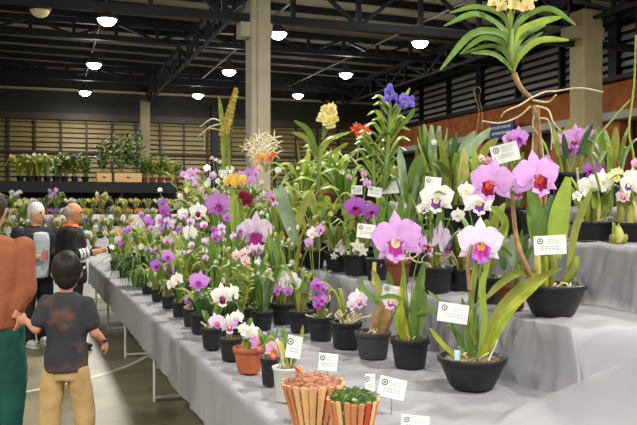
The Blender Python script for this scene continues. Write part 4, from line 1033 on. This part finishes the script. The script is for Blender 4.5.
# ------------------------------------------------------------------ far tables, left
def far_cover(Y, z, x0, x1, dep, label, hem=.0):
    mb = MB(); rows = []
    x = x0
    while x <= x1 + .01:
        n1 = noise.noise(Vector((x * 2.5, Y, 0))) * .05
        rows.append([(x, Y - .02 - n1 * 1.2, hem), (x, Y - .01 - n1 * .6, z * .5 + hem * .5), (x, Y, z - .01), (x, Y + .02, z), (x, Y + dep, z + .002), (x, Y + dep + .02, z - .3)]); x += .12
    mb.grid(rows, mat('white_fabric_cover', (206, 206, 204), .65, var=.05, scale=2, trans=.1)); o = mb.build('table_cloth'); tag(o, label, 'tablecloth', 'covered tables at the far side'); return o
def X_at(px, Y): return P(px, HY, depth_Y(px, Y)).x
far_cover(14.4, .75, X_at(-60, 14.4), X_at(124, 14.4), 1.5, 'pale cloth covered table behind the two older men, lowest of the far tiers', .01)
far_cover(16.6, .95, X_at(-90, 16.6), X_at(150, 16.6), 1.5, 'pale cloth covered second tier of the far plant tables', .01)
far_cover(18.8, 1.15, X_at(-90, 18.8), X_at(170, 18.8), 1.5, 'pale cloth covered third tier of the far plant tables', .01)
far_cover(21.0, 1.4, X_at(-90, 21), X_at(190, 21), 1.4, 'pale cloth covered top tier of the far plant tables', .01)
PROT = {}
def far_plant(kind, seed, leafk='strap', tone='green', pc='black', w=.16, ht=.42, nf=6, hang=False):
    key = (kind, seed, leafk, tone, pc)
    if key in PROT: return PROT[key]
    rr = random.Random(seed); t = empty('potted_orchid', (0, 0, 0))
    mb = MB(); pot_mesh(mb, pc, w, w * .8); mb.build('pot', t)
    mb = MB(); gen_leaves(mb, (leafk, 12 if leafk == 'strap' else 7, ht, .045, tone), w * .7, w, rr); mb.build('foliage', t)
    if kind:
        sm = MB()
        for i in range(nf):
            q = Vector((rr.uniform(-.16, .16), rr.uniform(-.1, .1), ht * rr.uniform(.8, 1.15))); f = put_flower(kind, q, rr.uniform(.09, .15), t, Vector((-3, 16, 1)), True, rr.uniform(-.8, .8), withlip=False)
            sm.tube([(0, 0, w * .7), q * .6 + Vector((0, 0, .1)), q], .004, LEAF['stem'], 4)
        sm.build('flower_stem', t)
    PROT[key] = t; t['used'] = 0; return t
def put_far(key, px, Y, z, label, group):
    src = far_plant(**key) if isinstance(key, dict) else far_plant(*key)
    x = X_at(px, Y)
    if not src['used']: src['used'] = 1; o = src
    else: o = copy_tree(src)
    if 'used' in o.keys() and o is not src: del o['used']
    o.location = (x, Y, z + .006); o.rotation_euler.z = 0; tag(o, label, 'plant', group); return o
TIERN = {14.9: 'lowest far tier behind the older men', 17.0: 'second far tier', 19.2: 'third far tier', 21.4: 'top far tier below the black shelf'}
TZ = {14.9: .75, 17.0: .95, 19.2: 1.15, 21.4: 1.4}
CN = {'white': 'white', 'pale': 'pale lilac', 'lilac2': 'lilac', 'yellow': 'yellow', 'cream': 'cream', 'orangestar': 'orange', 'deep': 'deep pink', 'peach': 'peach', 'goldstar': 'golden', None: 'no'}
rr = random.Random(11)
seqs = {21.4: ['white', None, 'peach', 'cream', 'pale', None, 'orangestar', 'white', None, 'yellow', 'orangestar', None, 'cream', 'peach', None, 'white', 'goldstar'],
        19.2: ['cream', 'white', 'cream', 'yellow', None, 'deep', 'white', 'goldstar', 'yellow', None, 'cream', 'orangestar', 'orangestar', 'white'],
        17.0: ['white', 'cream', None, 'white', 'yellow', 'deep', 'cream', 'white', None, 'goldstar', 'white', None, 'peach'],
        14.9: ['cream', None, 'white', 'yellow', 'pale', None, 'white', 'cream']}
for Y, seq in seqs.items():
    x1 = {21.4: 176, 19.2: 160, 17.0: 140, 14.9: 118}[Y]
    for i, k in enumerate(seq):
        px = -14 + (x1 + 14) * (i + .5) / len(seq) + rr.uniform(-2, 2)
        key = dict(kind=k, seed={None: 3}.get(k, 5) + i % 2, leafk=['strap', 'catt'][i % 2], tone=['olive', 'green'][i % 2] if Y != 21.4 else 'olive', pc='brown' if Y > 19 else 'black', ht=.36)
        lab = ('far potted orchid with %s blooms on the %s' % (CN[k], TIERN[Y])) if k else 'far leafy orchid without blooms on the %s' % TIERN[Y]
        put_far(key, px, Y + rr.uniform(-.15, .35), TZ[Y], lab, '%s flowered orchids, %s' % (CN[k], TIERN[Y]))
def one(kind, px, Y, ht, lab, n=7, tone='green', pc='black', lk='strap', z=None, seed=21):
    put_far(dict(kind=kind, seed=seed + int(px), leafk=lk, tone=tone, pc=pc, ht=ht, nf=n), px, Y, z if z is not None else TZ[Y], lab, None)
one('white', 13, 21.4, .5, 'far orchid with a flat white flower head at the far left below the black shelf', 10)
one('lilac2', 56, 21.4, .55, 'far orchid with a pinkish lilac flower head below the black shelf', 10)
one('cream', 101, 21.4, .5, 'far orchid with a pale cream flower head right of the grey haired man', 9)
one('goldstar', 116, 19.2, .4, 'far orchid with golden orange blooms between the men and the display', 8)
one('deep', 90, 17.0, .35, 'far orchid with deep pink blooms just right of the second man', 6)
one('cream', 24, 19.2, .5, 'far orchid with large pale yellow blooms left of the white haired man', 9)

# black high shelf with green plants and wooden crates
YS = 23.6; x0, x1 = X_at(-70, YS), X_at(182, YS); t = empty('display_shelf', ((x0 + x1) / 2, YS, 0)); m_shelf = mat('black_shelf', (22, 24, 27), .45)
mb = MB(); mb.box((0, .5, 2.28), (x1 - x0, 1.1, .07), m_shelf); mb.build('shelf_top', t, False)
mb = MB(); mb.box((0, -.06, 2.14), (x1 - x0, .03, .26), m_shelf); mb.build('fascia', t, False)
mb = MB(); mb.box((0, 1.05, 1.1), (x1 - x0, .04, 2.2), m_shelf); mb.build('back_panel', t, False)
for k in range(5):
    for yy in (0, 1):
        l = MB(); l.box((-(x1 - x0) / 2 + .1 + k * (x1 - x0 - .2) / 4, yy, 1.12), (.07, .07, 2.24), m_shelf); l.build('leg', t, False)
tag(t, 'long high black shelf holding green plants and wooden crates behind the far tables', 'shelf')
ZS = 2.32
m_crate = mat('crate_wood', (206, 168, 112), .75, var=.15, scale=6, stretch=(.2, 1, 3))
def crate(pxa, pxb, lab):
    d = depth_Y(pxa, YS + .1); a = P(pxa, HY, d); b = P(pxb, HY, depth_Y(pxb, YS + .1)); w = b.x - a.x - .03; t = empty('wooden_crate', ((a.x + b.x) / 2, YS + .2, ZS))
    for nm, c, s in (('front_panel', (0, -.15, .13), (w, .02, .26)), ('back_panel', (0, .15, .13), (w, .02, .26)), ('side_panel', (-w / 2 + .01, 0, .13), (.02, .28, .26)), ('side_panel', (w / 2 - .01, 0, .13), (.02, .28, .26)), ('bottom_panel', (0, 0, .01), (w, .3, .02))):
        m = MB(); m.box(c, s, m_crate)
        if nm == 'front_panel': m.box((0, -.162, .13), (.1, .004, .04), M_POTB)
        m.build(nm, t, False)
    tag(t, lab, 'crate', 'wooden crates on the black shelf'); return t
cr_ = [crate(96, 112, 'narrower pale wooden crate on the black shelf, left of two'), crate(114, 142, 'wider pale wooden crate with a dark hand slot on the black shelf, right of two')]
def shelf_plant(px, ht, tone, n, lk, lab, kind=None, nf=5, w=.22, z=ZS, dy=.35, ln=.09):
    t = empty('potted_plant', (X_at(px, YS), YS + dy, z + .004)); rr = random.Random(int(px * 3)); k = 1
    mb = MB(); pot_mesh(mb, 'brown' if px > 143 else 'black', w, w * .7); mb.build('pot', t)
    mb = MB(); gen_leaves(mb, (lk, n, ht, ln, tone), w * .6, w, rr); mb.build('foliage', t)
    if kind:
        for i in range(nf):
            q = Vector((rr.uniform(-.25, .25), rr.uniform(-.1, .1), ht * rr.uniform(.7, 1.15))); put_flower(kind, q, .12, t, Vector((-3, 20, 2)), True, withlip=False)
    tag(t, lab, 'plant', 'green plants on the black shelf')
SH = [(20, .62, 'yellow', 16, 'strap', 'yellow', 'leftmost bright green plant on the black shelf'), (29, .68, 'yellow', 16, 'strap', 'cream', 'bright green plant with pale blooms, second from left on the black shelf'),
 (38, .75, 'yellow', 16, 'strap', 'white', 'bright green plant with whitish tips above the white haired man'), (47, .66, 'bright', 16, 'strap', 'cream', 'bright green plant right of the whitish tipped one on the shelf'),
 (56, .5, 'green', 14, 'strap', 'white', 'plant with a hanging white bloom at mid left of the black shelf'), (65, .6, 'green', 16, 'cane', 'white', 'mid green plant above the second man on the black shelf'),
 (75, .6, 'dark', 18, 'cane', None, 'darker bushy plant left of the crates on the shelf'), (86, .55, 'green', 18, 'cane', None, 'green bushy plant directly beside the narrower crate')]
for px, ht, tone, n, lk, kd, lab in SH: shelf_plant(px, ht, tone, n, lk, lab, kd, 5)
for px, ht, lab in ((103, 1.05, 'tall dark green plant standing in the narrower crate'), (121, 1.15, 'tall dark green plant in the left end of the wider crate'), (134, 1.2, 'tall leafy plant in the right end of the wider crate')):
    shelf_plant(px, ht, 'dark', 10, 'cane', lab, z=ZS + .02, dy=.2, w=.2, ln=.09)
for px, ht, tone, lab in ((146, .55, 'green', 'green bushy plant just right of the wider crate'), (154, .6, 'yellow', 'bright bushy plant, second right of the crates'), (162, .62, 'yellow', 'yellow green plant, third right of the crates'), (170, .5, 'bright', 'low yellow green plant near the right end of the shelf'), (178, .45, 'green', 'last low plant at the right end of the black shelf')):
    shelf_plant(px, ht, tone, 14, 'cane' if px % 4 else 'strap', lab, w=.2)

# ------------------------------------------------------------------ people
def bake(mb, name, vox, mats, smooth=4, disp=0.0, dscale=6, parent=None):
    me = mb.mesh('tmp'); o = bpy.data.objects.new('tmp', me); COL.objects.link(o)
    r = o.modifiers.new('r', 'REMESH'); r.mode = 'VOXEL'; r.voxel_size = vox; r.use_smooth_shade = True
    s = o.modifiers.new('s', 'SMOOTH'); s.iterations = smooth; s.factor = .5
    dg = bpy.context.evaluated_depsgraph_get(); m2 = bpy.data.meshes.new_from_object(o.evaluated_get(dg)); m2.name = name
    bpy.data.objects.remove(o)
    m2.materials.clear()
    for m in mats: m2.materials.append(m)
    for p in m2.polygons: p.use_smooth = True; p.material_index = 0
    if disp:
        for v in m2.vertices:
            q = v.co; v.co = q + v.normal * disp * (noise.noise(Vector((q.x * dscale, q.y * dscale, q.z * dscale * .5))) + .4 * noise.noise(q * dscale * 2.7))
    q = bpy.data.objects.new(name, m2); COL.objects.link(q)
    if parent: q.parent = parent
    return q
def limb(mb, pts, rads, m, n=14):
    pts = cr(pts, 4); k = len(pts) - 1; rr = []
    for i in range(len(pts)):
        u = i / k * (len(rads) - 1); a = int(min(u, len(rads) - 2)); f = u - a; rr.append(rads[a] * (1 - f) + rads[a + 1] * f)
    mb.tube(pts, rr, m, n); mb.ell(pts[0], [rr[0]] * 3, m); mb.ell(pts[-1], [rr[-1]] * 3, m)
def hand(mb, w, dirn, m, H, curl=.6, palm=None):
    """palm and five fingers growing from wrist w along dirn"""
    d = dirn.normalized(); s = d.cross(palm or Vector((0, 1, 0))).normalized(); p = s.cross(d).normalized(); k = H / 1.7
    pc = w + d * .045 * k
    rot = Matrix((s, p, d)).transposed()
    mb.ell(pc, (.04 * k, .017 * k, .052 * k), m, 12, 8, rot)
    for i, (o, l) in enumerate(((-.028, .062), (-.010, .074), (.009, .070), (.026, .055))):
        a = pc + d * .035 * k + s * o * k; b = a + (d * math.cos(curl * .5) + p * math.sin(curl * .5)) * l * .5 * k; c = b + (d * math.cos(curl * 1.6) + p * math.sin(curl * 1.6)) * l * .5 * k
        mb.tube([a, b, c], [.0095 * k, .009 * k, .0075 * k], m, 8); mb.ell(c, [.0075 * k] * 3, m, 8, 5); mb.ell(a, [.0095 * k] * 3, m, 8, 5); mb.ell(b, [.009 * k] * 3, m, 8, 5)
    a = w + d * .015 * k - s * .026 * k; b = a + (d * .6 - s * .7 + p * .2) * .034 * k; c = b + (d * .9 - s * .2 + p * .3) * .03 * k
    mb.tube([a, b, c], [.013 * k, .010 * k, .008 * k], m, 8); mb.ell(c, [.008 * k] * 3, m, 8, 5)
def person(px, d, rz, H, label, skin, hairm, hair, top, bottom, shoe, armL, armR, topm_extra=None, hem=.50, sleeve=1.0, headyaw=0, headpitch=0, cloth='shirt', width=1.0, stride=.04, feet_spread=.085):
    """local axes: x to the person's right, y forward, z up; arm = (elbow, wrist, hand direction) in units of H"""
    g = P(px, HY, d); t = empty('person', (g.x, g.y, .002), rz)
    V = lambda x, y, z: Vector((x * H, y * H, z * H))
    W = width
    body = MB(); m = skin
    hy = math.radians(headyaw); hrot = Matrix.Rotation(hy, 3, 'Z') @ Matrix.Rotation(math.radians(-headpitch), 3, 'X')
    hc = V(0, .012, .93); kk = 1.0 if H > 1.45 else 1.27     # a child's head is larger
    def hp(x, y, z): return hc + hrot @ (Vector((x, y, z)) * H * kk)
    body.ell(hc, (.047 * H * kk, .058 * H * kk, .064 * H * kk), m, 18, 14, hrot)
    body.ell(hp(0, .012, -.03), (.038 * H * kk, .044 * H * kk, .042 * H * kk), m, 16, 10, hrot)
    body.ell(hp(0, .04, -.055), (.018 * H * kk, .015 * H * kk, .014 * H * kk), m, 10, 8, hrot)
    body.tube([hp(0, .054, .008), hp(0, .068, -.018)], [.006 * H, .010 * H], m, 8); body.ell(hp(0, .066, -.018), [.010 * H] * 3, m, 8, 6)
    body.ell(hp(0, .052, -.037), (.014 * H, .008 * H, .006 * H), m, 8, 6, hrot)
    for sg in (-1, 1): body.ell(hp(sg * .049, -.002, -.006), (.006 * H * kk, .012 * H * kk, .018 * H * kk), m, 8, 8, hrot)
    limb(body, [V(0, -.005, .80), V(0, -.002, .84), hp(0, -.012, -.03)], [.036 * H * W, .030 * H, .030 * H], m)
    body.loft([(V(0, 0, .47), .085 * H * W, .058 * H * W), (V(0, 0, .53), .092 * H * W, .062 * H * W), (V(0, 0, .61), .080 * H * W, .056 * H * W), (V(0, 0, .70), .092 * H * W, .062 * H * W), (V(0, 0, .77), .098 * H * W, .058 * H * W), (V(0, 0, .815), .070 * H * W, .042 * H * W), (V(0, 0, .83), .035 * H, .03 * H)], m)
    shl = {1: V(.102 * W, 0, .79), -1: V(-.102 * W, 0, .79)}
    arms = {1: armR, -1: armL}
    for sg, (el, wrp, hd) in arms.items():
        e = V(*el); w = V(*wrp); s0 = shl[sg]
        limb(body, [s0, s0.lerp(e, .5), e], [.032 * H, .028 * H, .023 * H], m); limb(body, [e, e.lerp(w, .4), w], [.023 * H, .022 * H, .015 * H], m)
        hand(body, w, Vector(hd), m, H, palm=Vector((-sg, .3, 0)))
    legs = {}
    for sg in (-1, 1):
        hip = V(sg * .052, 0, .49); kn = V(sg * (.055 + feet_spread * .2), stride * sg * .5 + .012, .27); an = V(sg * feet_spread * .8, stride * sg, .045); legs[sg] = (hip, kn, an)
        limb(body, [hip, kn, an], [.052 * H * W, .034 * H, .022 * H], m)
        body.ell(an + V(0, .03, -.022), (.024 * H, .062 * H, .02 * H), m, 12, 8)
    bake(body, 'body', .008 * max(H, 1.2), [skin], 3, parent=t)
    # upper garment
    g_ = MB(); off = .012 * H
    g_.loft([(V(0, 0, hem), .098 * H * W + off, .068 * H * W + off), (V(0, 0, hem + .07), .095 * H * W + off, .066 * H * W + off), (V(0, 0, .63), .088 * H * W + off, .062 * H * W + off), (V(0, 0, .71), .098 * H * W + off, .066 * H * W + off), (V(0, 0, .775), .104 * H * W + off, .060 * H * W + off), (V(0, 0, .82), .072 * H * W + off, .044 * H * W + off), (V(0, 0, .838), .038 * H + off * .5, .034 * H + off * .5)], top)
    for sg, (el, wrp, hd) in arms.items():
        e = V(*el); w = V(*wrp); s0 = shl[sg]
        if sleeve >= 1:
            limb(g_, [s0, s0.lerp(e, .5), e], [.045 * H, .038 * H, .034 * H], top); limb(g_, [e, e.lerp(w, .5), e.lerp(w, .95)], [.034 * H, .031 * H, .025 * H], top)
        else:
            q = s0.lerp(e, sleeve); limb(g_, [s0, s0.lerp(q, .5), q], [.037 * H, .038 * H, .040 * H], top)
    bake(g_, cloth, .009 * max(H, 1.2), [top], 3, .009, 11, t)
    l_ = MB()
    l_.loft([(V(0, 0, .45), .095 * H * W, .066 * H * W), (V(0, 0, .53), .100 * H * W, .070 * H * W), (V(0, 0, .575), .09 * H * W, .064 * H * W)], bottom)
    for sg, (hip, kn, an) in legs.items():
        limb(l_, [hip, kn, an + V(0, 0, .0)], [.060 * H * W, .048 * H, .042 * H], bottom)
    bake(l_, 'trousers', .009 * max(H, 1.2), [bottom], 3, .010, 9, t)
    for sg, (hip, kn, an) in legs.items():
        s = MB(); c = an + V(0, .028, -.026); s.ell((c.x, c.y, .03 * H), (.03 * H, .078 * H, .026 * H), shoe, 16, 10); s.ell((an.x, an.y, .045 * H), (.028 * H, .032 * H, .03 * H), shoe, 12, 8)
        s.box((c.x, c.y, .007), (.055 * H, .145 * H, .014), mat('shoe_sole', (210, 208, 200), .6)); bake(s, 'shoe', .007, [shoe], 2, parent=t)
    # hair: a cap over crown, sides and nape, above the ears in front
    hb = MB()
    if hair == 'short' or hair == 'white':
        e = 1.10 if hair == 'short' else 1.13
        hb.ell(hp(0, -.010, .012), (.048 * H * kk * e, .056 * H * kk * e, .058 * H * kk * e), hairm, 18, 12, hrot)
        hb.ell(hp(0, -.030, -.015), (.044 * H * kk, .034 * H * kk, .045 * H * kk), hairm, 16, 10, hrot)
    else:
        hb.ell(hp(0, -.022, -.004), (.0505 * H * kk, .045 * H * kk, .040 * H * kk), hairm, 18, 12, hrot)
    bake(hb, 'hair', .006 * H, [hairm], 2, .006, 26, t)
    for sg in (-1, 1):
        e = MB(); e.ell(hp(sg * .019, .0545, .006), [.0065 * H] * 3, mat('eye', (36, 28, 24), .2), 8, 6); e.build('eye', t)
    tag(t, label, 'person')
    return t, V, hp
sk1 = mat('skin_light', (206, 152, 122), .5, var=.08, scale=6)
sk2 = mat('skin_tan', (190, 134, 104), .5, var=.08, scale=6)
skb = mat('skin_child', (196, 142, 112), .5, var=.06, scale=6)
m_shirt = mat('boy_shirt', (50, 51, 56), .85, scale=3.6, rgb2=(50, 51, 56))
cr_n = [n for n in m_shirt.node_tree.nodes if n.type == 'VALTORGB'][0].color_ramp.elements
cr_n[0].position = .56; cr_n[1].position = .66; cr_n[1].color = lin((104, 74, 58)) + (1,)
m_khaki = mat('khaki_trousers', (176, 146, 100), .85, var=.1, scale=7)
m_rust = mat('rust_shirt', (152, 88, 58), .75, var=.12, scale=7)
m_teal = mat('dark_green_trousers', (26, 82, 72), .8, var=.12, scale=7)
m_jack = mat('dark_jacket', (34, 35, 40), .75, var=.2, scale=6)
m_jack2 = mat('black_jacket', (24, 24, 28), .7, var=.2, scale=6)
m_trou = mat('black_trousers', (30, 30, 34), .8, var=.15, scale=6)
m_hair = mat('black_hair', (26, 22, 20), .55, scale=40, var=.4, stretch=(1, 1, .3))
m_white = mat('white_hair', (206, 204, 200), .7, scale=30, var=.12)
m_greyh = mat('grey_hair', (150, 146, 142), .7, scale=30, var=.15)
m_shoeW = mat('pale_shoe', (196, 194, 188), .6); m_shoeB = mat('dark_shoe', (34, 32, 32), .5)
TB = -TH
# boy seen from behind
t, V, hp = person(66, 4.7, TB + .0, 1.31, 'young boy from behind, dark mottled T-shirt, khaki trousers, left arm reaching out', skb, m_hair, 'short', m_shirt, m_khaki, m_shoeB,
   (( -.125, -.02, .675), (-.185, .035, .70), (-.8, .4, .1)), ((.122, .015, .655), (.148, .08, .605), (.1, .5, -.8)), hem=.485, sleeve=.68, headyaw=14, cloth='tshirt', width=.88)
w = MB(); q = V(.146, .074, .611); w.lathe([(.020 * 1.34, -.008), (.023 * 1.34, -.008), (.023 * 1.34, .008), (.020 * 1.34, .008), (.020 * 1.34, -.008)], M_POTB, 16, c=q); w.build('wristband', t)
# grown-up at the left frame edge
t, V, hp = person(-9, 4.97, TB + .05, 1.7, 'person in a rust blouse and dark green trousers, back turned, at the left edge', sk1, mat('dark_brown_hair', (58, 40, 30), .6, scale=40, var=.3), 'short', m_rust, m_teal, m_shoeB,
   ((-.145, .0, .63), (-.15, .06, .50), (0, .3, -.9)), ((.135, -.01, .64), (.112, -.035, .575), (.1, -.1, -1)), hem=.50, cloth='blouse', width=1.12, stride=.02, feet_spread=.07)
# two older men in profile, looking right at the display
t, V, hp = person(36, 9.25, TB - math.pi / 2 - .8, 1.65, 'white haired person in a dark open jacket over a pale shirt', sk1, m_white, 'white', m_jack, m_trou, m_shoeW,
   ((-.14, .02, .64), (-.09, .15, .63), (.3, 1, .1)), ((.15, .0, .64), (.10, .14, .63), (-.2, 1, .1)), hem=.46, cloth='jacket', width=1.28, headpitch=8, headyaw=24)
p_ = MB(); H = 1.63
p_.loft([(V(.0, .034, .48), .074 * H, .084 * H), (V(0, .034, .62), .074 * H, .080 * H), (V(0, .030, .74), .084 * H, .078 * H), (V(0, .030, .785), .074 * H, .072 * H), (V(0, .03, .80), .03 * H, .036 * H)], mat('pale_blue_shirt', (176, 184, 190), .8))
bake(p_, 'shirt', .012, [mat('pale_blue_shirt', (176, 184, 190), .8)], 2, .006, 9, t)
for sg, u in ((1, .55), (-1, .55)):
    b = MB(); s0 = V(.122 * sg, 0, .79); e = V(.15 * sg, .01, .64); c = s0.lerp(e, u); dd = (e - s0).normalized() * .022
    b.tube([c - dd, c + dd], .0455 * H, mat('grey_stripe', (150, 152, 154), .7), 16, False); b.build('sleeve_stripe', t)
b = MB(); b.box(V(0.02, .185, .64), (.07, .012, .11), mat('leaflet_pink', (206, 120, 120), .6)); o = b.build('leaflet', None, False)
o.parent = None; o.matrix_world = t.matrix_basis @ Matrix.Identity(4); tag(o, 'small pinkish leaflet held by the white haired man', 'leaflet')
t, V, hp = person(71, 9.0, TB - math.pi / 2 + .25, 1.66, 'balding grey man in a black jacket with an orange collar, looking at the display', sk2, m_greyh, 'bald', m_jack2, m_trou, m_shoeB,
   ((-.14, .04, .65), (-.08, .16, .66), (.2, 1, .0)), ((.15, .01, .64), (.10, .13, .66), (-.2, 1, .1)), hem=.45, cloth='jacket', width=1.4, headpitch=10)
H = 1.64; c = MB(); c.lathe([(.044 * H, .80 * H), (.060 * H, .805 * H), (.056 * H, .835 * H), (.040 * H, .862 * H), (.036 * H, .86 * H)], mat('orange_collar', (226, 122, 66), .8), 24, c=(0, -.004, 0), sy=1.05); c.build('collar', t)
for sg in (1, -1):
    for u, wd in ((.45, .014), (.62, .014), (.80, .014)):
        b = MB(); s0 = V(.15 * sg if sg > 0 else -.14, .01 if sg > 0 else .04, .65 if sg < 0 else .64); e = V(.10 * sg if sg > 0 else -.08, .13 if sg > 0 else .16, .66); q = s0.lerp(e, u); dd = (e - s0).normalized() * wd
        b.tube([q - dd, q + dd], .036 * H, mat('white_stripe', (200, 202, 200), .7), 16, False); b.build('sleeve_stripe', t)
for k in range(3):
    b = MB(); z = .60 - k * .045
    b.loft([(V(0, 0, z - .009), .1165 * H * 1.25, .082 * H * 1.25), (V(0, 0, z + .009), .1165 * H * 1.25, .082 * H * 1.25)], mat('white_stripe', (200, 202, 200), .7), 24)
    b.build('jacket_stripe', t)

w = bpy.data.worlds.new('World'); sc.world = w; w.use_nodes = True
bg = w.node_tree.nodes['Background']; bg.inputs[0].default_value = (.55, .6, .7, 1); bg.inputs[1].default_value = .15
vs = sc.view_settings; vs.view_transform = 'Standard'; vs.look = 'None'; vs.gamma = 1; vs.use_curve_mapping = False; vs.exposure = EXPO
sc.cycles.use_denoising = True; sc.cycles.max_bounces = 5; sc.cycles.sample_clamp_indirect = 6
for o in list(bpy.data.objects):
    if 'used' in o.keys(): del o['used']
